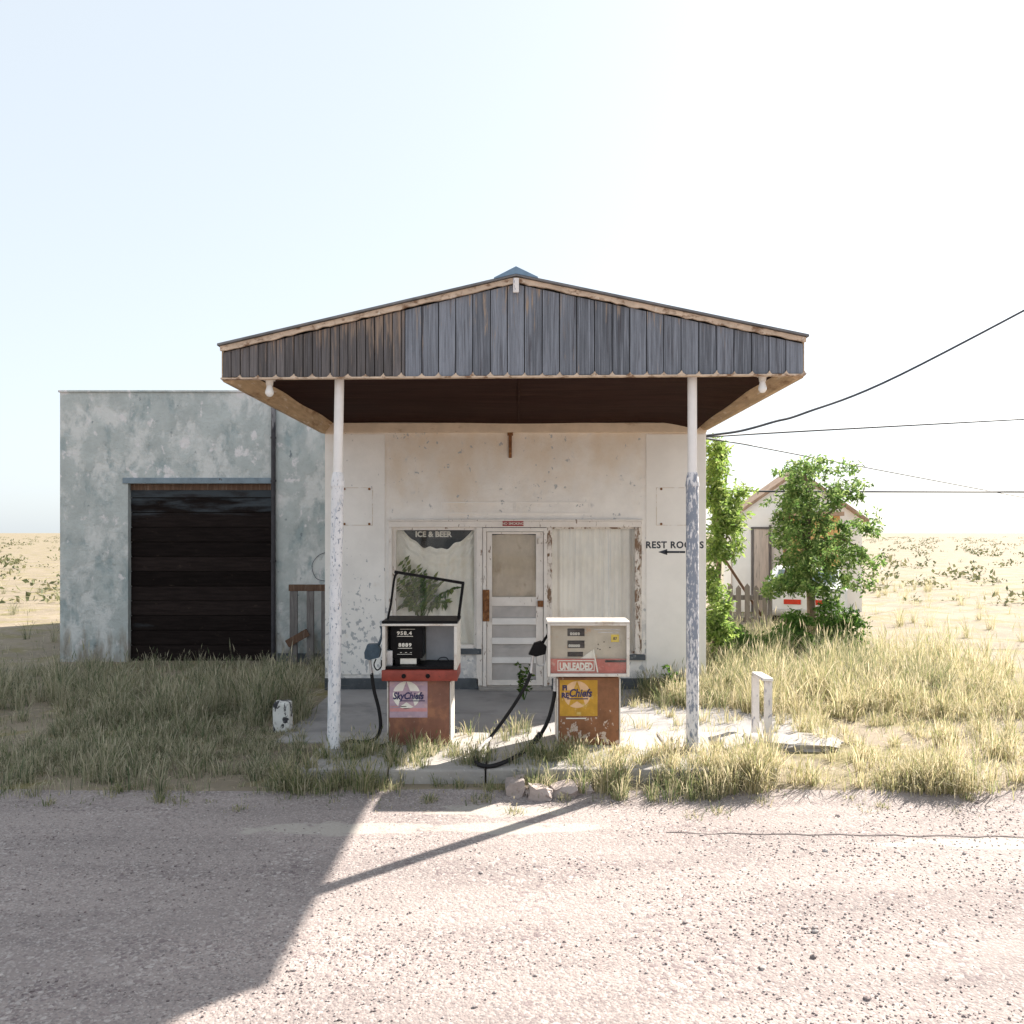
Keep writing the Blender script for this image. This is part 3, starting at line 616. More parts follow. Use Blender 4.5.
# --- left pump, door missing
t = thing('gas_pump', (px_(419),YP+.22,IZ), 'derelict open-fronted petrol pump with black meter and lavender star decal', 'petrol pump', 'petrol pumps on the island')
b = MB(); b.box(px_(388.5), px_(449.5), YP, YP+.44, IZ, pz_(680), .012); base = b.build('base', m_pumpbrown, t, 35)
b = MB(); b.box(px_(449.7), px_(451.2), YP+.008, YP+.43, IZ+.01, pz_(682), .003); b.build('side_panel', m_pumpw, t); b = MB(); b.box(px_(386.9), px_(388.3), YP+.008, YP+.43, IZ+.01, pz_(682), .003); b.build('side_panel', m_pumpw, t)
b = MB(); q = MB(); q.lathe([(.009,0),(.009,.006)], (0,0,0), 10); b.add([(px_(419)+v[0],YP-v[2],pz_(679.8-.8)-.01+v[1]) for v in q.v], q.f); b.build('lock', m_black, t)
YC = YP-.06
def cx_(x): return XX(x,YC)
def cz_(y): return ZZ(y,YC)
X0, X1, Z0, Z1 = cx_(382), cx_(457), cz_(681), cz_(626)
b = MB()
b.box(X0, X0+.028, YC, YC+.50, cz_(670), Z1, .005); b.box(X1-.028, X1, YC, YC+.50, cz_(670), Z1, .005)
b.box(X0+.03, X1-.03, YC+.43, YC+.448, Z0+.03, Z1-.0); cab = b.build('cabinet', m_pumpw, t, 35)
b = MB(); b.box(X0-.006, X1+.006, YC-.008, YC+.51, Z1+.001, Z1+.020, .004); b.build('top_rim', m_pumpw, cab)
b = MB(); b.box(X0-.004, X1+.004, YC+.0, YC+.50, Z1+.021, Z1+.045, .008); b.build('top_cover', m_black, cab)
b = MB(); b.box(X0-.004, X1+.004, YC-.012, YC+.44, Z0, cz_(670)-.001, .010); tray = b.build('tray', m_red, t, 35)
for xx in (404, 428):
    q = MB(); q.lathe([(.020,0),(.020,.010),(.012,.014)], (0,0,0), 14); b = MB(); b.add([(cx_(xx)+v[0],YC-.012-v[2],cz_(675.8)+v[1]) for v in q.v], q.f); b.build('knob', m_black, tray)
b = MB(); b.box(X0+.03, X1-.03, YC+.02, YC+.40, cz_(669.5), cz_(667), .003); b.build('floor_strip', m_black, cab)
# meter head
b = MB(); b.box(cx_(389), cx_(421), YC+.10, YC+.40, cz_(660), cz_(627), .006); b.box(cx_(385.5), cx_(389.2)-.001, YC+.18, YC+.38, cz_(655), cz_(632), .008); b.box(cx_(393), cx_(416), YC+.12, YC+.38, cz_(667), cz_(660)-.001, .004)
met = b.build('meter', m_black, t, 35)
b = MB(); ym = YC+.10
def mx(x): return XX(x,ym)
def mz(y): return ZZ(y,ym)
b.text('958.4', mx(397), mz(634.8), ym, .045, .002, .0015, sx=1.15, space=1.2); b.text('8889', mx(398.5), mz(646.6), ym, .045, .002, .0015, sx=1.15, space=1.2)
for (xa,xb,yy,hh) in ((400,415,629.2,.003),(397,413,636.3,.005),(398,412,648.2,.005),(397,412,654.2,.003),(400,402,652.5,.004),(405,407,652.5,.004),(410,412,652.5,.004)):
    b.box(mx(xa), mx(xb), ym-.002, ym-.0002, mz(yy)-hh/2, mz(yy)+hh/2)
b.build('meter_digits', m_paper, met)
b = MB(); b.box(cx_(398.5), cx_(415), YC+.112, YC+.119, cz_(666), cz_(660.3), .001); b.build('card', m_paper, met)
b = MB(); b.box(cx_(385), cx_(391), YC+.09, YC+.14, cz_(668), cz_(652), .006); b.build('bracket', m_alu, met)
b = MB(); b.box(cx_(421.5), cx_(453), YC+.40, YC+.425, cz_(666.5), cz_(627), .003); b.build('back_panel', m_grey, t)
b = MB(); b.tube([P(437,662,YC+.39),P(440,658,YC+.385),P(446,657.5,YC+.38),P(449,662,YC+.385),P(449,666,YC+.385)], .004, 6); b.build('loose_wire', m_wire, t)
# bent black door frame left standing on top
yt = YC+.2
def tp(x,y): return P(x,y,yt)
b = MB()
pts = [tp(387.5,620),tp(391,603),tp(394.5,578),tp(398,572.5)]
b.tube(pts, .011, 8); b.bar(tp(394.5,571.8),tp(464.2,583.2),.026,.03, bev=.003); b.bar(tp(463.2,582.6),tp(458.2,620.5),.026,.028, bev=.003)
b.build('bent_door_frame', m_black, t)
# decal
X0d, X1d, Z0d, Z1d = px_(389.5), px_(427.5), pz_(717.5), pz_(681.5)
yd2 = YP-.002
b = MB(); b.box(X0d, X1d, yd2, YP-.0002, Z0d, Z1d); dec = b.build('decal', m_lav, t)
b = MB(); cxx, czz, rr = px_(406.5), pz_(695), .125; b.prism(disc_pts(cxx,czz,rr,yd2-.0012), (0,.001,0)); b.build('white_disc', m_paper, dec)
b = MB(); b.prism(star_pts(cxx,czz-.008,.135,yd2-.0026,.42), (0,.001,0)); b.build('star', m_lav, dec)
b = MB(); b.box(X0d+.004, X1d-.004, yd2-.0012, yd2-.0002, pz_(711.5), pz_(708)); b.box(X0d+.004, cxx, yd2-.0012, yd2-.0002, pz_(706.8), pz_(706)); b.build('stripe', m_pink, dec)
b = MB(); b.text('SkyChiefs', px_(393), pz_(699), yd2-.0030, .088, .001, .003, shear=.25, sx=.80)
b.box(px_(401), px_(425), yd2-.0042, yd2-.0031, pz_(701.2), pz_(700.3)); b.build('script', m_navy, dec)
# boot, nozzle and hose on the left side
YN = YP+.12
def np_(x,y,dy=0): return P(x,y,YN+dy)
nz = MB()
pts = [np_(365,652),np_(368,644),np_(378,643.5),np_(381,650),np_(379.5,657),np_(370,659.5),np_(365.5,658)]
nz.prism([p+Vector((0,-.045,0)) for p in pts], (0,.09,0))
nz.tube([np_(378,646),np_(380.5,640),np_(382,632),np_(380.5,626)], [.016,.012,.010,.010], 10)
nzo = nz.build('nozzle', m_nozzle, t)
g = MB(); g.tube([np_(376,659),np_(374,665),np_(377,670),np_(381,667),np_(381.5,660)], .006, 8); g.build('trigger_guard', m_black, nzo)
g = MB(); g.tube([np_(369.5,658),np_(370.5,666),np_(371.5,674)], [.014,.012,.017], 12); g.build('swivel', m_alu, nzo, 40)
h = MB()
def gp(x,y,z): # a point on a surface of height z
    Y = FPX*(CAMZ-z)/(y-HY); return Vector(((x-CX)*Y/FPX, Y, z))
h.tube([np_(371.5,673),np_(374,690),np_(379,710),np_(380.5,727),np_(376,738),gp(364,742,IZ+.018),gp(350,741,IZ+.018),gp(343,745,IZ+.018),gp(352,749,IZ+.018),gp(372,748,IZ+.018),gp(389,744,IZ+.02)], .0165, 12, 8); h.build('hose', m_rubber, t, 60)
# --- right pump, glazed
t = thing('gas_pump', (px_(588.5),YP+.22,IZ), 'rusty glazed petrol pump with an unleaded panel and ochre decal', 'petrol pump', 'petrol pumps on the island')
b = MB(); b.box(px_(558.5), px_(619), YP, YP+.44, IZ, pz_(677.5), .012); b.build('base', m_pumprust, t, 35)
b = MB(); b.box(px_(557), px_(558.3), YP+.008, YP+.43, IZ+.01, pz_(679), .003); b.build('side_panel', m_pumpw, t); b = MB(); b.box(px_(619.2), px_(620.7), YP+.008, YP+.43, IZ+.01, pz_(679), .003); b.build('side_panel', m_pumpw, t)
X0, X1, Z0, Z1 = cx_(548), cx_(629), cz_(676.5), cz_(623.5)
b = MB(); b.box(X0, X1, YC+.30, YC+.318, Z0, Z1); b.box(X0, X0+.018, YC+.02, YC+.30, Z0, Z1); b.box(X1-.018, X1, YC+.02, YC+.30, Z0, Z1); b.box(X0+.018, X1-.018, YC+.02, YC+.30, Z0, Z0+.02)
cab = b.build('cabinet', m_pumpw, t)
b = MB(); frame_box(b, X0-.004, X1+.004, Z0-.003, Z1, .026, YC, YC+.019, .02, .028); b.build('face_frame', m_pumpw, cab)
b = MB(); b.box(X0-.008, X1+.008, YC-.008, YC+.33, Z1+.001, Z1+.020, .006); b.build('top_cover', m_pumpw, cab, 35)
b = MB(); b.box(X0+.02, X1-.02, YC+.010, YC+.013, Z0+.02, Z1-.012); b.build('glass', m_pglass, cab)
b = MB(); ybk = YC+.07; b.box(X0+.019, X1-.019, ybk, ybk+.01, cz_(662), Z1-.002); face = b.build('face_panel', m_beige, t)
b = MB(); yb2 = YC+.045; b.box(X0+.019, X1-.019, yb2, yb2+.01, Z0+.021, cz_(659.5)); redp = b.build('lower_panel', m_fred, t)
def fx(x): return XX(x,ybk)
def fz(y): return ZZ(y,ybk)
b = MB()
for (ya_,yb_,xb_) in ((628.5,636,584.5),(640.5,648,584.5),(651.8,656.5,583)): b.box(fx(567.5), fx(xb_), ybk-.006, ybk-.0003, fz(yb_), fz(ya_), .002)
wn = b.build('counter_window', m_black, face)
b = MB(); b.text('0000', fx(570), fz(635), ybk-.0065, .035, .001, .001, sx=1.1, space=1.2); b.build('counter_digits', m_paper, wn); b = MB(); b.text('00000', fx(568.5), fz(647), ybk-.0065, .035, .001, .001, sx=1.1, space=1.1); b.build('counter_digits', m_paper, wn)
b = MB(); b.box(fx(611), fx(619), ybk-.004, ybk-.0003, fz(642), fz(634.5), .001); yo = b.build('sticker', m_yel, face)
b = MB(); b.text('87', fx(615), fz(639.7), ybk-.0045, .034, .001, .001, align='CENTER'); b.build('sticker_number', m_black, yo)
b = MB()
for (xa,xb,yy) in ((594,620,629.5),(598,619,632.3)): b.box(fx(xa), fx(xb), ybk-.003, ybk-.0003, fz(yy)-.004, fz(yy)+.004)
b.build('slot', m_alu, face)
ru = random.Random(3)
for k in range(6):
    b = MB(); xx, yy = ru.uniform(594,610), ru.uniform(641,655); b.box(fx(xx)-.005, fx(xx)+.005, ybk-.003, ybk-.0003, fz(yy)-.004, fz(yy)+.005); b.build('screw_hole', m_black, face)
def ux(x): return XX(x,yb2)
def uz(y): return ZZ(y,yb2)
b = MB(); yy = yb2-.0025
for (xa,xb,za,zb_) in ((557.5,594.5,660.2,661),(557.5,594.5,670.3,671.1)): b.box(ux(xa),ux(xb),yy,yb2-.0003,uz(zb_),uz(za))
for xa in (557.5,593.8): b.box(ux(xa),ux(xa+.8),yy,yb2-.0003,uz(670.3),uz(661))
x0 = ux(559.5); q = MB(); q.text('UNLEADED', x0, uz(669.6), yb2-.0003, .088, .002, .004, space=1.0)
k = (ux(592.8)-x0)/(max(v[0] for v in q.v)-x0); b.add([((v[0]-x0)*k+x0, v[1], v[2]) for v in q.v], q.f)
b.build('lettering', m_paper, redp)
b = MB(); b.bar((ux(593.2),yb2-.012,fz(649)),(ux(597.5),yb2-.012,uz(672)),.012,.006); b.build('loose_strip', m_paper, redp)
b = MB(); b.box(ux(605), ux(626), yb2-.006, yb2-.0003, uz(662.3), uz(660), .001); b.build('dark_strip', m_black, redp)
b = MB(); b.prism([(fx(579),ybk-.012,fz(659.4)),(fx(596),ybk-.012,fz(659.4)),(fx(592),ybk-.012,fz(650))], (0,.002,0)); b.build('torn_card', m_paper, face)
# decal
X0d, X1d, Z0d, Z1d = px_(559.8), px_(597.5), pz_(716), pz_(680)
b = MB(); b.box(X0d, X1d, yd2, YP-.0002, Z0d, Z1d); dec = b.build('decal', m_ochre, t)
b = MB(); cxx, czz = px_(577), pz_(694.5); b.prism(disc_pts(cxx,czz,.122,yd2-.0012), (0,.001,0)); b.build('peach_disc', m_peach, dec)
b = MB(); b.prism(star_pts(cxx,czz-.005,.132,yd2-.0026,.42), (0,.001,0)); b.build('star', m_ochre, dec)
b = MB(); b.text('FI', px_(562.2), pz_(690), yd2-.003, .062, .001, .003); b.text('RE', px_(561.4), pz_(697.5), yd2-.003, .062, .001, .003); b.text('Chiefs', px_(568.5), pz_(696.5), yd2-.003, .098, .001, .003, shear=.25, sx=.84)
b.box(px_(567), px_(588), yd2-.0042, yd2-.0031, pz_(699.2), pz_(698.2)); b.build('script', m_navy, dec)
b = MB(); b.box(px_(566), px_(586), yd2-.0012, yd2-.0002, pz_(718.9+.0), pz_(717.7)); b.build('stripe', m_paper, dec)
# nozzle boot and hose
nz = MB(); pts = [np_(528.5,654),np_(534,643),np_(541,641),np_(546.5,646.5),np_(545.5,653.5),np_(536,656)]
nz.prism([p+Vector((0,-.045,0)) for p in pts], (0,.09,0)); nz.tube([np_(541,645),np_(545,639),np_(548,633),np_(547,624)], [.017,.013,.011,.010], 10)
nzo = nz.build('nozzle', m_black, t)
g = MB(); g.tube([np_(533,655),np_(532,664),np_(531,673)], [.016,.013,.017], 12); g.build('swivel', m_alu, nzo, 40)
g = MB(); g.tube([np_(536,656),np_(537,664),np_(542,666),np_(545,661),np_(545,654)], .006, 8); g.build('trigger_guard', m_alu, nzo)
h = MB(); h.tube([np_(531,672),np_(526,685),np_(514,705),np_(500,725),np_(490,738,-.1)], .016, 12, 8); h.build('hose', m_rubber, t, 60)
h = MB(); h.tube([np_(490,738,-.1),gp(484,744,IZ+.06),gp(478,751,IZ+.03),gp(475,758,IZ+.018)], .0165, 12, 8); h.build('worn_hose', mat('worn_pale_hose', (.48,.46,.43), .7, .2, 12, [((.05,.05,.05), 14, .56, .64)], None), t, 60)
h = MB(); h.tube([gp(475,758,IZ+.018),gp(478,764,IZ+.018),gp(492,766,IZ+.018),gp(513,758,IZ+.03),np_(533,744,-.05),np_(546,725),np_(552.5,705),np_(555,690)], .018, 12, 8); h.build('hose', m_rubber, t, 60)
h = MB(); h.tube([np_(527,749,-.07),np_(535,741,-.04),np_(541,733,-.02)], .027, 10, 6); h.build('hose_sleeve', m_rubber, t, 60)
h = MB(); h.tube([np_(555,691),np_(555,682),np_(555.5,676)], [.020,.016,.018], 12); h.build('fitting', m_alu, t, 40)

# ------------------------------------------------------------------ LEFT GARAGE
gar = thing('garage', (-4.8,YG,0), 'mottled blue grey stucco garage with a wide dark board door', 'building')
gx = lambda x: XX(x,YG); gz = lambda y: ZZ(y,YG)
GL, GR, GT = gx(60), -2.86, gz(392.5)
DL, DR, DT = gx(128), gx(272), gz(483.5)
b = MB()
b.box(GL,DL,YG,YG+.25,-.1,GT); b.box(DR,GR,YG,YG+.25,-.1,GT); b.box(DL,DR,YG,YG+.25,DT,GT)
b.box(GL,GL+.25,YG+.25,22,-.1,GT); b.box(GR-.25,GR,YG+.25,22,-.1,GT); b.box(GL,GR,22,22.2,-.1,GT); b.box(GL+.25,GR-.25,YG+.25,22,GT-.4,GT-.3)
b.build('wall', m_garage, gar)
b = MB(); b.box(GL-.02,GR+.0,YG-.025,YG+.28,GT+.001,GT+.035,.008); b.build('coping', m_garage, gar)
b = MB(); b.box(DL-.08,DR+.0,YG-.02,YG-.0005,DT+.0,DT+.09,.006); b.build('lintel', m_gtrim, gar)
b = MB(); z = .02
while z < DT-.02:
    h_ = min(.235, DT-.005-z); b.box(DL+.002,DR-.002,YG+.10+R(-.006,.006),YG+.14,z+.007,z+h_-.007,.006); z += h_
gd = b.build('garage_door', m_gdoor, gar)
b = MB(); b.box(DL,DR,YG+.145,YG+.16,0,DT); b.build('backing', m_dark, gd)
b = MB(); b.box(DL+.003,DR-.003,YG+.085,YG+.099,DT-.1,DT-.004,.003); b.build('top_rail', m_brownwood, gd)
b = MB(); xp = gx(274.2)
b.tube([(xp,YG-.045,0),(xp,YG-.045,gz(404))], .036, 12, smooth=False)
for yy in (437,480,560): b.tube([(xp,YG-.045,gz(yy+2)),(xp,YG-.045,gz(yy))], .045, 12, smooth=False)
b.build('drainpipe', m_pipe, gar, 40)
b = MB(); b.tube([P(327,552,YG-.02),P(318,556,YG-.02),P(312,566,YG-.02),P(316,578,YG-.02),P(325,581,YG-.02)], .0045, 6); b.build('cable', m_wire, gar)
b = MB(); b.box(DR+.10,GR,YG-.03,YG-.0005,0,.14,.006); b.build('plinth', m_plinth, gar)
# wooden frame leaning by the wall
Y = YG-.25
t = thing('wooden_frame', (XX(307,Y),Y,0), 'weathered grey wooden frame standing against the blue grey garage wall', 'frame')
b = MB(); b.box(XX(289,Y),XX(327,Y),Y-.03,Y+.03,ZZ(591,Y),ZZ(584.5,Y),.006); b.build('top_rail', m_brownwood, t)
for (xa,xb) in ((290,297.5),(307,314),(321.5,326.5)):
    b = MB(); b.box(XX(xa,Y),XX(xb,Y),Y-.028,Y+.022,-.02,ZZ(591,Y)-.002,.005); b.build('upright', m_oldwood, t)
b = MB(); b.bar(P(287,644,Y-.05),P(308,632,Y-.05),.12,.03, bev=.004); b.build('brace', m_brownwood, t)

# ------------------------------------------------------------------ small things on the ground
def rough_box(x0,x1,y0,y1,z0,z1,seg,amp,seed):
    bm = bmesh.new(); bmesh.ops.create_cube(bm, size=1)
    bmesh.ops.subdivide_edges(bm, edges=list(bm.edges), cuts=seg, use_grid_fill=True)
    rr = random.Random(seed)
    for v in bm.verts:
        c = v.co; e = [abs(c.x)>.49,abs(c.y)>.49,abs(c.z)>.49]
        k = 1-.06*(sum(e)-1)*(sum(e)>1)
        v.co = Vector((c.x*k*(x1-x0)+rr.uniform(-amp,amp), c.y*k*(y1-y0)+rr.uniform(-amp,amp), c.z*k*(z1-z0)+rr.uniform(-amp,amp)))+Vector(((x0+x1)/2,(y0+y1)/2,(z0+z1)/2))
    bm.verts.index_update()
    b = MB(); b.add([v.co.copy() for v in bm.verts], [[v.index for v in f.verts] for f in bm.faces]); bm.free(); return b
Yb = 8.75; b = rough_box(XX(272.5,Yb),XX(289,Yb),Yb,Yb+.16,-.03,ZZ(702.5,Yb),5,.006,4)
tag(b.build('bollard', m_bollard, None, 50, (XX(283,Yb),Yb,0)), 'stubby white painted concrete bollard with black chips in the grass', 'bollard')
t = thing('guard_rail', (XX(763,8.2),8.2,0), 'low white board guard on two posts in the dry grass', 'barrier')
Y1, Y2 = 8.50, 8.02
b = MB(); b.box(XX(752.5,Y1),XX(759.5,Y1),Y1,Y1+.045,-.05,ZZ(676,Y1),.005); b.build('post', m_guard, t)
b = MB(); b.box(XX(765,Y2),XX(772.5,Y2),Y2,Y2+.045,-.05,ZZ(681.5,Y2),.005); b.build('post', m_guard, t)
b = MB(); b.bar(P(756.5,673.2,Y1+.07),P(768.2,679.8,Y2-.03),.095,.030, up=(0,0,1), bev=.005); b.build('top_board', m_guard, t)
# lumps of broken concrete along the kerb
for i,(px,py,w,hh,lab) in enumerate(((516,789,18,19,'jagged pinkish lump of concrete standing against the kerb, leftmost of the rubble'),(540,792,22,13,'flat pale wedge of concrete lying in front of the kerb'),(564,790,26,13,'long pinkish concrete chunk lying beside the pale wedge'),(583,787,16,12,'small rough concrete chunk at the right end of the rubble'),(529,789,9,8,'small grey stone between the leftmost lump and the pale wedge'))):
    Y = FPX*CAMZ/(py-HY+2); s = Y/FPX
    b = rough_box(XX(px,Y)-w*s/2, XX(px,Y)+w*s/2, Y-.07, Y+.08, -.06, hh*s*.8-.02, 2, .020, 20+i)
    tilt = (.25,-.30,.2,-.15,.1)[i]; c = XX(px,Y); b.v = [(v[0], v[1]+.2*(v[2]), max(v[2]*(1+tilt*(v[0]-c)/(w*s/2)),-.07)) for v in b.v]
    tag(b.build('rubble', m_rock, None, 25, (c,Y,0)), lab, 'concrete lump', 'broken concrete along the kerb')

# ------------------------------------------------------------------ BACKGROUND RIGHT
Yh = 22.0; hx = lambda x: XX(x,Yh); hz = lambda y: ZZ(y,Yh)
t = thing('house', (hx(795),Yh,0), 'small white gabled house with a bleached door behind the picket fence', 'house')
HL, HR, HA = hx(731), hx(862), hx(796)
ze = hz(519); za_ = hz(473)
b = MB(); b.prism([(HL,Yh,-.1),(HR,Yh,-.1),(HR,Yh,ze),(HA,Yh,za_),(HL,Yh,ze)], (0,.8,0)); b.build('wall', m_house, t)
b = MB()
for (xa,xb) in ((HA,HL-.12),(HA,HR+.12)):
    sl = (za_-ze)/abs(HA-HL); zb_ = za_-sl*abs(xb-HA)
    b.prism([(xa,Yh-.18,za_+.002),(xb,Yh-.18,zb_+.002),(xb,Yh-.18,zb_+.09),(xa,Yh-.18,za_+.09)], (0,1.1,0))
b.build('roof', m_hroof, t)
b = MB(); b.box(hx(753.5),hx(768.5),Yh-.03,Yh-.001,0,hz(529),.01); hd = b.build('door', m_hdoor, t)
b = MB(); b.box(hx(768.7),hx(771),Yh-.06,Yh-.001,0,hz(525),.006); b.box(hx(751),hx(768.6),Yh-.06,Yh-.001,hz(528.8),hz(527),.006); b.box(hx(751),hx(753.3),Yh-.045,Yh-.001,0,hz(529),.006); b.build('door_frame', m_oldwood, hd)
b = MB(); b.box(hx(731),hx(732),Yh-.02,Yh-.001,0,ze,.004); b.build('corner_trim', m_hdoor, t)
Ys = 21.2
t = thing('shed', (XX(812,Ys),Ys,0), 'orange tan board shed showing through the dark green tree', 'shed')
b = MB(); b.box(XX(790,Ys),XX(840,Ys),Ys,Ys+.55,-.1,ZZ(516,Ys)); b.build('wall', m_shed, t)
b = MB(); b.box(XX(785,Ys),XX(789.6,Ys),Ys-.04,Ys+.06,-.1,ZZ(516,Ys),.01); b.build('corner_post', m_brownwood, t)
b = MB(); b.prism([(XX(783,Ys),Ys-.15,ZZ(516,Ys)+.002),(XX(842,Ys),Ys-.15,ZZ(516,Ys)+.002),(XX(842,Ys),Ys-.15,ZZ(513,Ys)+.03),(XX(783,Ys),Ys-.15,ZZ(513,Ys)+.03)], (0,.75,0)); b.build('roof', m_hroof, t)
Yk = 17.0
t = thing('picket_fence', (XX(748,Yk),Yk,0), 'short grey weathered picket fence in front of the white house', 'fence')
for i, xx in enumerate((730,738.2,747,755.8,764.6)):
    wv = 5*Yk/FPX; x = XX(xx,Yk); top = ZZ(584+(1.2 if i%2 else -.6),Yk); b = MB()
    b.prism([(x-wv/2,Yk-.03,-.05),(x+wv/2,Yk-.03,-.05),(x+wv/2,Yk-.03,top-.06),(x,Yk-.03,top),(x-wv/2,Yk-.03,top-.06)], (0,.022,0)); b.build('picket', m_fencewood, t)
for yy in (597, 619):
    b = MB(); b.box(XX(726,Yk),XX(769,Yk),Yk-.006,Yk+.03,ZZ(yy+3,Yk),ZZ(yy-2,Yk),.004); b.build('rail', m_oldwood, t)
b = MB(); b.box(XX(768.5,Yk),XX(772,Yk),Yk-.03,Yk+.06,-.05,ZZ(590,Yk),.006); b.build('fence_post', m_oldwood, t)
b = MB(); b.tube([P(716,546,15.6),P(746,592,16.6)], .028, 8, smooth=False); b.v = [tuple(v) for v in b.v]
p0, p1 = P(716,546,16.2), P(746,592,17.25); dd = p1-p0; low = p1+dd*(p1.z/-dd.z)
b = MB(); b.tube([p0, low], .028, 8, smooth=False)
tag(b.build('pole', m_brownwood, None, 40, low), 'thin brown pole leaning over the picket fence from the vine', 'pole')
# parked car, mostly hidden by the bushes
Yc = 17.6; cxm = XX(806,Yc)
t = thing('parked_car', (cxm,Yc,0), 'white car parked tail-on behind the bushes with a red lamp strip', 'car')
prof = [(0,.32),(0,.62),(.05,.90),(.50,.95),(1.0,1.26),(2.1,1.28),(2.7,.98),(3.5,.86),(3.7,.6),(3.7,.32)]
b = MB(); nn = len(prof); vs = []
for (sx_, ins) in ((-.80,0.03),(-.76,0),(.76,0),(.80,0.03)):
    for (y,z) in prof: vs.append((cxm+sx_*(1 if z < 1 else .88), Yc+y+(ins if y < 2 else -ins), z-(ins if z > .5 else -ins)))
fs = [tuple(range(nn-1,-1,-1)), tuple(range(3*nn,4*nn))]
for k in range(3):
    for i in range(nn): fs.append((k*nn+i, k*nn+(i+1)%nn, (k+1)*nn+(i+1)%nn, (k+1)*nn+i))
b.add(vs, fs); b.build('body', m_car, t, 30)
b = MB(); b.add([(cxm-.62,Yc+.58,1.00),(cxm+.62,Yc+.58,1.00),(cxm+.56,Yc+.95,1.229),(cxm-.56,Yc+.95,1.229)], [(0,1,2,3)]); b.v = [(v[0],v[1]-.012,v[2]+.012) for v in b.v]; b.add([(v[0],v[1]+.008,v[2]-.008) for v in b.v], [(0,3,2,1)]); b.build('rear_window', m_carglass, t)
for (xa,xb) in ((-.44,-.10),(.10,.44)):
    b = MB(); b.box(cxm+xa,cxm+xb,Yc-.02,Yc+.02,.56,.66,.008); b.build('tail_lamp', m_tail, t)
b = MB(); b.box(cxm-.82,cxm+.82,Yc-.08,Yc+.04,.34,.46,.03); b.build('bumper', m_alu, t, 40)
t.rotation_euler.z = -.33
for (sx_,yy) in ((-.7,.75),(.7,.75),(-.7,2.95),(.7,2.95)):
    q = MB(); q.lathe([(.20,-.1),(.31,-.09),(.32,0),(.31,.09),(.20,.1)], (0,0,0), 22); b = MB(); b.add([(cxm+sx_+v[2],Yc+yy+v[0],.32+v[1]) for v in q.v], q.f); b.build('wheel', m_rubber, t, 40)

# foliage ------------------------------------------------------------
def crown(clusters, size, dep, rng, aspect=.36):
    mb = MB()
    for (px, py, rx, ry, Y, n) in clusters:
        s = Y/FPX; c = P(px,py,Y)
        # twigs inside the clump: leaves gather along them and leave gaps between
        n = int(n*2.0); tw = max(4, n//26)
        for k in range(tw):
            while True:
                d = Vector((rng.uniform(-1,1),rng.uniform(-1,1),rng.uniform(-1,1)))
                if d.length < 1: break
            tc = c+Vector((d.x*rx*s, d.y*dep, d.z*ry*s)); td = Vector((rng.gauss(0,1),rng.gauss(0,1),rng.gauss(-.15,.7))).normalized(); L = rng.uniform(.10,.34)
            for j in range(n//tw):
                p = tc+td*L*rng.uniform(-.5,.5)+Vector((rng.gauss(0,.028),rng.gauss(0,.028),rng.gauss(0,.028)))
                l = size*rng.uniform(.6,1.25)
                dr = (td*.5+Vector((rng.gauss(0,.7),rng.gauss(0,.7),rng.gauss(-.35,.6)))).normalized()
                up = Vector((rng.gauss(0,1),rng.gauss(0,1),rng.gauss(0,1)))
                sd = dr.cross(up).normalized(); nr = sd.cross(dr); w = l*aspect*rng.uniform(.8,1.2)
                mb.add([p, p+dr*l*.5+sd*w*.5+nr*l*.05, p+dr*l, p+dr*l*.5-sd*w*.5+nr*l*.05], [(0,1,2),(0,2,3)])
    return mb
rng = random.Random(11)
def limb(mb, pts, r0, r1): mb.tube(pts, [r0+(r1-r0)*i/(len(pts)-1) for i in range(len(pts))], 10, 6)
# vine-like tree hugging the right corner of the station
t = thing('tree', (XX(716,12.7),12.7,0), 'sunlit yellow green tree growing up beside the right corner of the station', 'tree', 'trees beside the station')
b = MB(); tb = Vector((XX(716,12.7),12.7,-.05))
limb(b, [tb, P(716,600,12.7), P(719,560,12.7), P(715,510,12.7), P(714,460,12.7)], .06, .018)
for e in ((735,512),(733,500),(722,450),(732,545),(712,480),(728,470)): limb(b, [P(717,560,12.7), (P(717,540,12.7)+P(*e,12.7))/2+Vector((0,R(-.2,.2),.08)), P(*e,12.7+R(-.3,.3))], .028, .006)
b.build('trunk', m_bark, t, 60)
cl = [(713,448,8,13,12.6,220),(722,454,7,14,12.8,170),(716,470,9,9,12.6,160),(710,480,5,14,12.5,190),(716,500,9,17,12.5,420),(730,508,9,14,12.8,330),(737,500,7,10,12.9,120),(743,491,5,5,12.9,50),(721,525,11,15,12.5,450),(733,520,6,12,12.7,160),(713,548,7,14,12.4,300),(725,552,9,12,12.6,240),(738,540,5,10,12.7,70),(711,580,6,16,12.4,280),(718,600,9,13,12.4,240),(714,622,9,14,12.3,320),(722,632,10,10,12.3,260)]
crown(cl, .095, .30, rng).build('crown', m_leafA, t)
t = thing('tree', (XX(812,15.2),15.2,0), 'dark green dense tree standing in front of the orange tan shed', 'tree', 'trees beside the station')
b = MB(); tb = Vector((XX(812,15.2),15.2,-.05)); limb(b, [tb, P(811,600,15.2), P(806,550,15.2), P(808,500,15.2), P(804,470,15.2)], .09, .02)
for e in ((786,540),(782,512),(792,480),(815,478),(846,505),(855,545),(784,575),(826,570)): limb(b, [P(808,560,15.2), (P(808,540,15.2)+P(*e,15.2))/2+Vector((0,R(-.2,.2),.1)), P(*e,15.2+R(-.4,.4))], .04, .008)
b.build('trunk', m_bark, t, 60)
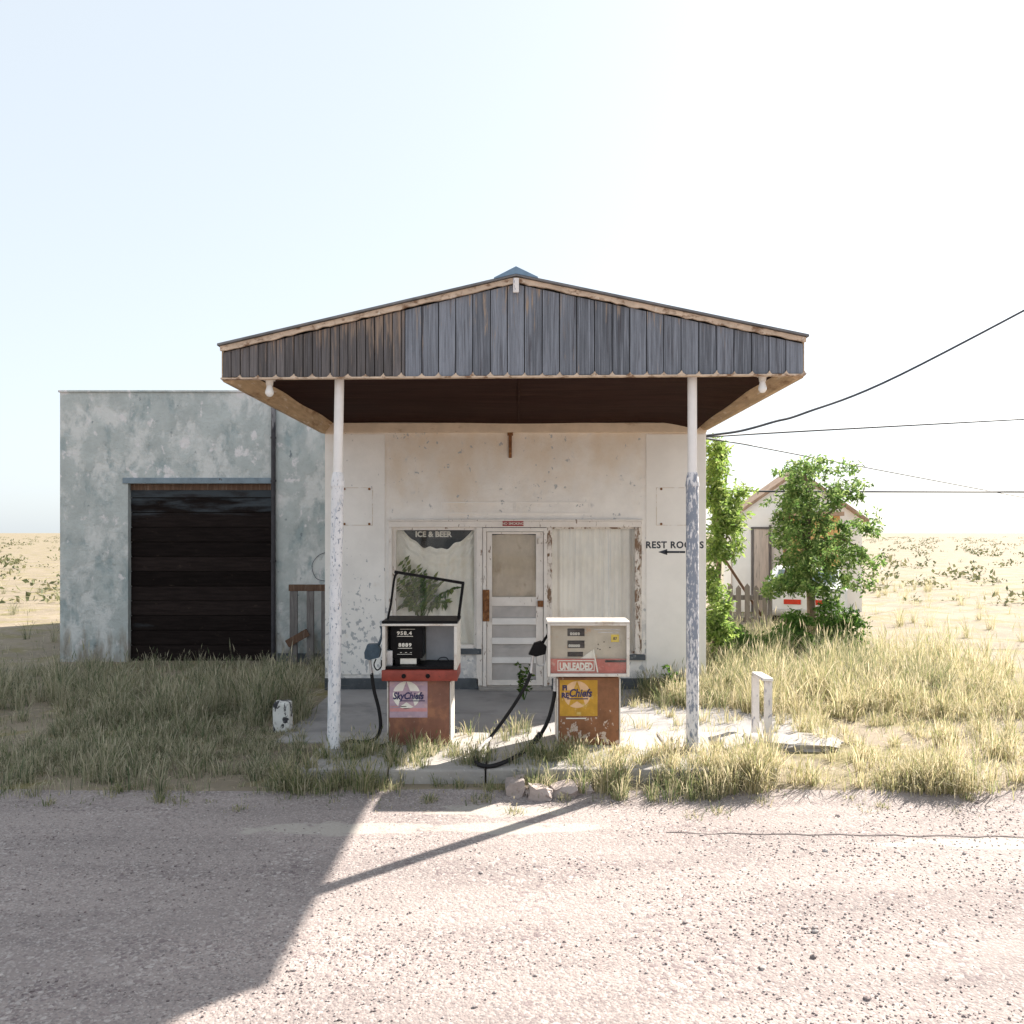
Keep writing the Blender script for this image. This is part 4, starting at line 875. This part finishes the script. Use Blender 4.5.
cl = [(800,470,11,10,15.2,240),(790,483,9,9,15.1,170),(803,493,15,14,15.2,520),(790,508,12,13,15,420),(809,520,17,16,15.2,520),(788,530,11,12,14.9,380),(779,545,6,5,14.8,90),(815,470,13,13,15.4,260),(800,562,14,12,14.6,420),(818,552,14,12,14.9,360),(800,545,14,13,15,330),(825,500,14,18,15.3,420),(832,535,14,18,15.4,420),(784,562,9,6,14.9,100),(793,578,13,10,14.8,330),(780,583,8,9,14.7,200),(774,590,8,6,14.6,170),(812,575,18,14,15,480),(800,586,12,6,14.4,240),(822,590,12,8,14.5,240),(835,565,12,14,15.2,260)]
cl += [(850,492,14,14,15.4,300),(862,525,13,15,15.5,300),(852,552,14,12,15.4,300),(868,560,10,10,15.5,160),(845,470,8,8,15.3,110),(858,580,13,9,15.3,220),(779,470,4,4,15.1,40),(776,500,4,5,15,50)]
crown(cl, .088, .65, rng, .40).build('crown', m_leafB, t)
for (px, lab, cls) in ((790,'low green bush below the red lamp strip of the car',[(795,622,12,11,14.0,420),(783,637,12,11,13.8,420),(803,642,13,14,13.8,460),(773,648,9,9,13.6,220)]),
                      (838,'low green bush right of the parked car',[(828,615,12,16,14.2,420),(848,625,16,18,14.3,480),(832,642,15,14,14,380),(858,648,12,12,14,240)])):
    Yq = cls[0][4]; t = thing('bush', (XX(px,Yq),Yq,0), lab, 'bush', 'bushes in front of the car')
    b = MB()
    for k in range(7):
        a = XX(px,Yq); limb(b, [(a+R(-.1,.1),Yq,-.02),(a+R(-.25,.25),Yq+R(-.1,.1),.25),(a+R(-.4,.4),Yq+R(-.2,.2),R(.4,.7))], .014, .004)
    b.build('stem', m_bark, t); crown(cls, .085, .35, rng, .42).build('foliage', m_bush, t)
Yq = 13.6; t = thing('bush', (XX(735,Yq),Yq,0), 'bright green shrub at the foot of the picket fence', 'bush')
b = MB()
for k in range(6): a = XX(735,Yq); limb(b, [(a+R(-.1,.1),Yq,-.02),(a+R(-.3,.3),Yq,.2),(a+R(-.5,.5),Yq,R(.3,.5))], .012, .004)
b.build('stem', m_bark, t); crown([(722,632,12,17,13.0,420),(738,640,13,13,13.3,420),(754,645,13,11,13.5,300),(768,648,9,9,13.6,160)], .08, .35, rng, .3).build('foliage', m_bush, t)
# weed growing on the slab in front of the door, and by the right wall
for (px,Y,hpx,lab,nl) in ((524,10.4,40,'leafy green weed growing from the slab in front of the door',150),(668,10.6,40,'straggly weed growing at the foot of the right wall',110)):
    t = thing('weed', (XX(px,Y),Y,.012), lab, 'weed'); b = MB(); f_ = MB(); x = XX(px,Y); s = Y/FPX
    tips = []
    for k in range(7):
        e = Vector((x+R(-10,11)*s, Y+R(-.15,.15), hpx*s*R(.45,1))); m_ = Vector((x+R(-4,4)*s, Y, e.z*.5)); b.tube([(x,Y,.005), m_, e], [.006,.005,.002], 6, 4); tips.append((m_,e))
    for k in range(nl):
        m_, e = random.choice(tips); p = m_.lerp(e, R(-.4,1)); leaf(f_, p, (R(-1,1),R(-1,1),R(-.5,.6)), R(.04,.075), R(.011,.020))
    b.build('stem', m_bush, t); f_.build('leaves', m_plantleaf if px < 600 else m_bush, t)

# grass --------------------------------------------------------------
def blades(spots, rng):
    """spots: (x, y, z, height, lean direction) - thin, curved, tapering blades, some bent right over, some seed stalks"""
    mb = MB()
    for (x,y,z,h,a) in spots:
        k = rng.random(); stalk = k < .07; over = k > .66
        bend = h*(rng.uniform(.05,.35) if stalk else rng.uniform(.7,1.35) if over else rng.uniform(.15,.75))
        w = (.0012 if stalk else rng.choice((.0014,.002,.0026,.0036)))*(1+h); hh = h*(1.3 if stalk else .55 if over else 1)
        dx, dy = math.cos(a), math.sin(a); sx_, sy_ = (-dy*w, dx*w) if rng.random() < .5 else (w, 0)
        def at(t): return (x+dx*bend*t*t, y+dy*bend*t*t, z-.01+(hh+.01)*((1.5*t-.5*t*t) if not over else (2.3*t-1.5*t*t)))
        p1, p2, p3 = at(.4), at(.75), at(1.0)
        vs = [(x-sx_,y-sy_,z-.01),(x+sx_,y+sy_,z-.01),(p1[0]+sx_*.9,p1[1]+sy_*.9,p1[2]),(p1[0]-sx_*.9,p1[1]-sy_*.9,p1[2]),(p2[0]+sx_*.6,p2[1]+sy_*.6,p2[2]),(p2[0]-sx_*.6,p2[1]-sy_*.6,p2[2]),p3]
        fs = [(0,1,2,3),(3,2,4,5),(5,4,6)]
        if stalk:      # a small feathery head
            L = h*.22; u = w*3.2
            vs += [(p3[0]-u,p3[1],p3[2]-L*.4),(p3[0]+u,p3[1],p3[2]-L*.4),(p3[0]+dx*L*.3,p3[1]+dy*L*.3,p3[2]+L*.5),(p3[0],p3[1],p3[2]-L)]; fs += [(10,8,9,7)]
        mb.add(vs, fs)
    return mb
def field(n, x0, x1, y0, y1, hfun, dfun, rng, z=0.0):
    """bunch grass: choose tuft centres, then blades fanning outward from each"""
    out = []; k = 0
    while len(out) < n and k < n*4:
        k += 1; tx, ty = rng.uniform(x0,x1), rng.uniform(y0,y1); dn = dfun(tx,ty)
        if rng.random() > dn: continue
        big = rng.random() < .3
        hh = hfun(tx,ty)*(rng.uniform(1.0,1.5) if big else rng.choice((.35,.5,.7,.95))); sp = rng.uniform(.02,.05) if big else rng.uniform(.02,.09)
        lean = rng.uniform(0,6.283)
        for j in range(rng.randint(28,60) if big else rng.randint(5,20)):
            ax, ay = rng.gauss(0,1), rng.gauss(0,1)
            out.append((tx+ax*sp, ty+ay*sp, z, hh*rng.uniform(.3,1.1), math.atan2(ay+.35*math.sin(lean),ax+.35*math.cos(lean))+rng.gauss(0,.4)))
    return out
def sm(a, b, t): t = max(0, min(1, (t-a)/(b-a))); return t*t*(3-2*t)
def patch(x, y): return .5+.5*math.sin(x*2.7+1.3*math.sin(y*1.9))*math.sin(y*2.2+1.1*math.sin(x*1.6)+.7)
rg = random.Random(5)
# left: tall mixed grass between the lot, the left post and the garage
def hL(x,y):
    h = .145+.17*sm(8.7,9.6,y)-.14*sm(10.2,12.2,y)
    if abs(x+2.39) < .34 and 7.7 < y < 8.85: h *= .42
    return h*(.7+.6*patch(x,y))
def dL(x,y):
    edge = -1.80-(y-7)*.22
    if x > edge: return 0 if y > 7.5 else .05
    return min(1, .10+(y-6.72)*1.1)*(.12+.88*patch(x*2.0,y*2.0))
sp = field(27000, -4.7, -1.5, 6.68, 9.8, hL, dL, rg)
sp += field(13000, -7.2, -2.55, 9.8, 13.3, hL, lambda x,y: .9 if x < -2.62 else 0, rg)
sp += field(9000, -9, -4.6, 6.75, 12, hL, lambda x,y: .8, rg)
sp += field(7000, -22, -6.7, 9, 30, lambda x,y: .3, lambda x,y: .8*patch(x*.4,y*.4), rg)
tag(blades(sp, rg).build('tall_grass', m_grassL), 'tall shaded green and straw grass left of the canopy post', 'grass', kind='stuff')
# along the kerb: thin tufts on and before the island
def dK(x,y):
    k = .10+.7*max(0,math.sin(x*3.1+1.2))
    return k*.25 if -.9 < x < .50 else k
sp = field(1800, -1.75, .60, 6.76, 7.0, lambda x,y: .11+.05*math.sin(x*4), dK, rg, .0)
sp += field(1500, -1.75, -.75, 7.02, 7.7, lambda x,y: .13, lambda x,y: .5, rg, IZ)
sp += field(700, -.75, -.2, 7.05, 7.7, lambda x,y: .09, lambda x,y: .5, rg, IZ)
sp += field(1300, -.10, .66, 7.05, 7.60, lambda x,y: .12, lambda x,y: .6, rg, IZ)
sp += field(260, -.75, .1, 7.9, 8.26, lambda x,y: .15, lambda x,y: .3, rg, IZ)
q = field(1900, -4.8, 5.0, 6.25, 6.85, lambda x,y: .045, lambda x,y: (y-6.2)*.9, rg); sp += [(a,c,lot_z(c),h_,d_) for a,c,_,h_,d_ in q]
q = field(1100, -1.95, -.95, 6.80, 6.98, lambda x,y: .17, lambda x,y: .25+.75*max(0,math.sin(x*6)), rg)+field(1400, .50, 1.6, 6.64, 6.97, lambda x,y: .17, lambda x,y: .3+.7*max(0,math.sin(x*5+1)), rg); sp += [(a,c,lot_z(c),h_,d_) for a,c,_,h_,d_ in q]
tag(blades(sp, rg).build('kerb_grass', m_grassG), 'short green tufts growing along the broken kerb and pump feet', 'grass', kind='stuff')
# right: dry straw grass
def dR(x,y):
    k = .25+.75*patch(x*1.5,y*1.5)
    if 7.3 < y < 9.9 and x < 2.9: k *= .22
    return k if x > .66 else 0
sp = field(9500, .62, 4.8, 6.70, 7.15, lambda x,y: .19+.07*math.sin(x*3.7), lambda x,y: (.08+.92*max(0,math.sin(x*4.1+.6)))*min(1,.12+(y-6.7)*3), rg)
sp += field(3800, .66, 2.3, 7.0, 7.6, lambda x,y: .12+.05*math.sin(x*5), lambda x,y: .25+.75*patch(x*2,y*3), rg, IZ-.01)
sp += field(9000, .7, 5.2, 7.3, 10.6, lambda x,y: .17+.06*math.sin(x*3.1), dR, rg, .01)
sp += field(15000, 2.55, 6.5, 9.4, 12.2, lambda x,y: .34*(.6+.6*patch(x,y)), lambda x,y: .3+.7*patch(x*1.6,y*1.6), rg)
sp += field(5000, 3, 7.5, 12, 15.5, lambda x,y: .40, lambda x,y: .8, rg)
sp += field(2200, 1.75, 2.5, 10.2, 11.0, lambda x,y: .22, lambda x,y: .8, rg)
sp += field(6000, 4.5, 9, 6.75, 12, lambda x,y: .24, lambda x,y: .3+.7*patch(x,y), rg)
sp += field(9000, 6, 24, 8, 34, lambda x,y: .3, lambda x,y: .8*patch(x*.4,y*.4), rg)
tag(blades(sp, rg).build('dry_grass', m_grassR), 'sunlit straw coloured grass right of the pumps', 'grass', kind='stuff')
sp = field(16000, 2.56, 5.4, 10.4, 16.4, lambda x,y: .36, lambda x,y: .9*(1-patch(x*1.6,y*1.6)*.6), rg)
sp += field(2500, 1.6, 2.5, 9.9, 11.0, lambda x,y: .24, lambda x,y: .7, rg)
tag(blades(sp, rg).build('green_grass', m_grassG), 'rank green grass below the picket fence', 'grass', kind='stuff')
o = rough_box(2.22,3.05,7.98,8.42,-.06,.075,6,.02,31); tag(o.build('broken_slab', m_conc, None, 40, (2.6,8.2,0)), 'pale broken concrete slab half buried beside the white guard rail', 'concrete lump')
sp = [(rg.uniform(-60,60), 14+rg.random()**2*70, 0, rg.uniform(.2,.6)) for k in range(0)]
m_scrub = leafmat('far_scrub', [(.10,.12,.06),(.16,.17,.08),(.24,.22,.12)], .3)
mb = MB()
for k in range(900):
    y = 24+rg.random()**1.5*300; x = rg.uniform(-1,1)*y*.78; s = rg.uniform(.18,.75)*(.6+.4*min(1,y/120))
    if -8 < x < 11 and y < 40: continue
    for j in range(22):
        p = Vector((x+rg.gauss(0,s*.9), y+rg.gauss(0,s*.6), abs(rg.gauss(0,s*.42)))); leaf(mb, p, (rg.uniform(-1,1),rg.uniform(-1,1),rg.uniform(-.1,1)), s*rg.uniform(.35,.7), s*rg.uniform(.08,.18))
tag(mb.build('far_scrub', m_scrub), 'low pale scrub far out on the plain', 'scrub', kind='stuff')

# loose stones on the gravel
mb = MB(); ico = bmesh.new(); bmesh.ops.create_icosphere(ico, subdivisions=1, radius=1); iv = [v.co.copy() for v in ico.verts]; ifc = [[v.index for v in f.verts] for f in ico.faces]; ico.free()
k = 0
while k < 9000:
    y = 3.2+3.45*rg.random(); x = rg.uniform(-1,1)*(y*.62+.2)
    cl_ = math.sin(x*1.9+math.sin(y*2.3)*1.6)*math.sin(y*2.9+x*.7)
    if rg.random() > .40+.5*cl_: continue
    r = .0025+.0055*rg.random()**2.6+(0.010 if rg.random() < .004 else 0)
    if 5.85 < y < 6.5 and -1.9 < x < .6 and rg.random() < .8: continue
    q = [rg.uniform(.7,1.3) for _ in range(3)]; a = rg.uniform(0,6.28); ca, sa = math.cos(a), math.sin(a)
    vs = []
    for v in iv:
        u = v*rg.uniform(.8,1.15); ux_, uy_, uz_ = u.x*r*q[0]*1.25, u.y*r*q[1], u.z*r*.7*q[2]
        vs.append((x+ux_*ca-uy_*sa, y+ux_*sa+uy_*ca, lot_z(y)+.004+r*.25+uz_))
    mb.add(vs, ifc); k += 1
tag(mb.build('loose_gravel', m_stone), 'loose pebbles scattered over the gravel lot', 'gravel', kind='stuff')

# wires
for (pts, r, lab) in (([(703,436,11.6),(740,431,11.8),(775,421.5,12),(806,412.5,12.2),(900,375,13),(1100,270,14)], .017, 'thick dark sagging cable leaving the station eave, topmost of the wires'),
                      ([(703,437,11.6),(806,431,13),(1100,415,16)], .013, 'thin nearly level wire just below the thick sagging cable'),
                      ([(703,438,11.6),(750,445,14),(806,456,18),(1100,512,40)], .014, 'thin wire slanting down to the right from the station eave'),
                      ([(706,491,16),(750,491,16.2),(806,491.5,16.5),(1100,492,18)], .018, 'dark level wire above the roof of the white house')):
    b = MB(); b.tube([P(*p) for p in pts], r, 6, 8); tag(b.build('wire', m_wire, None, 60, P(*pts[0])), lab, 'wire', 'overhead wires')

# ------------------------------------------------------------------ light, sky, camera
w = bpy.data.worlds.new('World'); scene.world = w; w.use_nodes = True; nt = w.node_tree
sky = nt.nodes.new('ShaderNodeTexSky'); sky.sky_type = 'NISHITA'; sky.sun_disc = False
sky.sun_elevation = math.asin(SUN.z); sky.sun_rotation = math.atan2(SUN.x, SUN.y); sky.air_density = 1.0; sky.dust_density = 5.0; sky.ozone_density = 1.0; sky.altitude = 1300
hsv = nt.nodes.new('ShaderNodeHueSaturation'); hsv.inputs['Saturation'].default_value = .72     # thin high haze: a paler sky
nt.links.new(sky.outputs[0], hsv.inputs['Color']); veil = nt.nodes.new('ShaderNodeMix'); veil.data_type = 'RGBA'; veil.inputs[0].default_value = .78      # even cirrus veil over the whole sky
veil.inputs[7].default_value = (2.62,2.86,3.02,1); nt.links.new(hsv.outputs[0], veil.inputs[6]); nt.links.new(veil.outputs[2], nt.nodes['Background'].inputs['Color']); nt.nodes['Background'].inputs['Strength'].default_value = .106
sl = bpy.data.lights.new('sun', 'SUN'); sl.energy = 5.0; sl.angle = math.radians(.6); sl.color = (1,.93,.84)
so = bpy.data.objects.new('sun', sl); col.objects.link(so); so.rotation_euler = (-SUN).to_track_quat('-Z','Y').to_euler(); so.location = SUN*40
cam = bpy.data.cameras.new('camera'); co = bpy.data.objects.new('camera', cam); col.objects.link(co)
co.location = (0,0,CAMZ); co.rotation_euler = (math.radians(90),0,0)
cam.sensor_width = 36; cam.lens = FPX/1024*36; cam.shift_x = (512-CX)/1024; cam.shift_y = (HY-512)/1024; cam.clip_end = 4000; cam.clip_start = .05
scene.camera = co
vs_ = scene.view_settings; vs_.view_transform = 'Standard'; vs_.look = 'None'; vs_.exposure = 1.60; vs_.gamma = 1
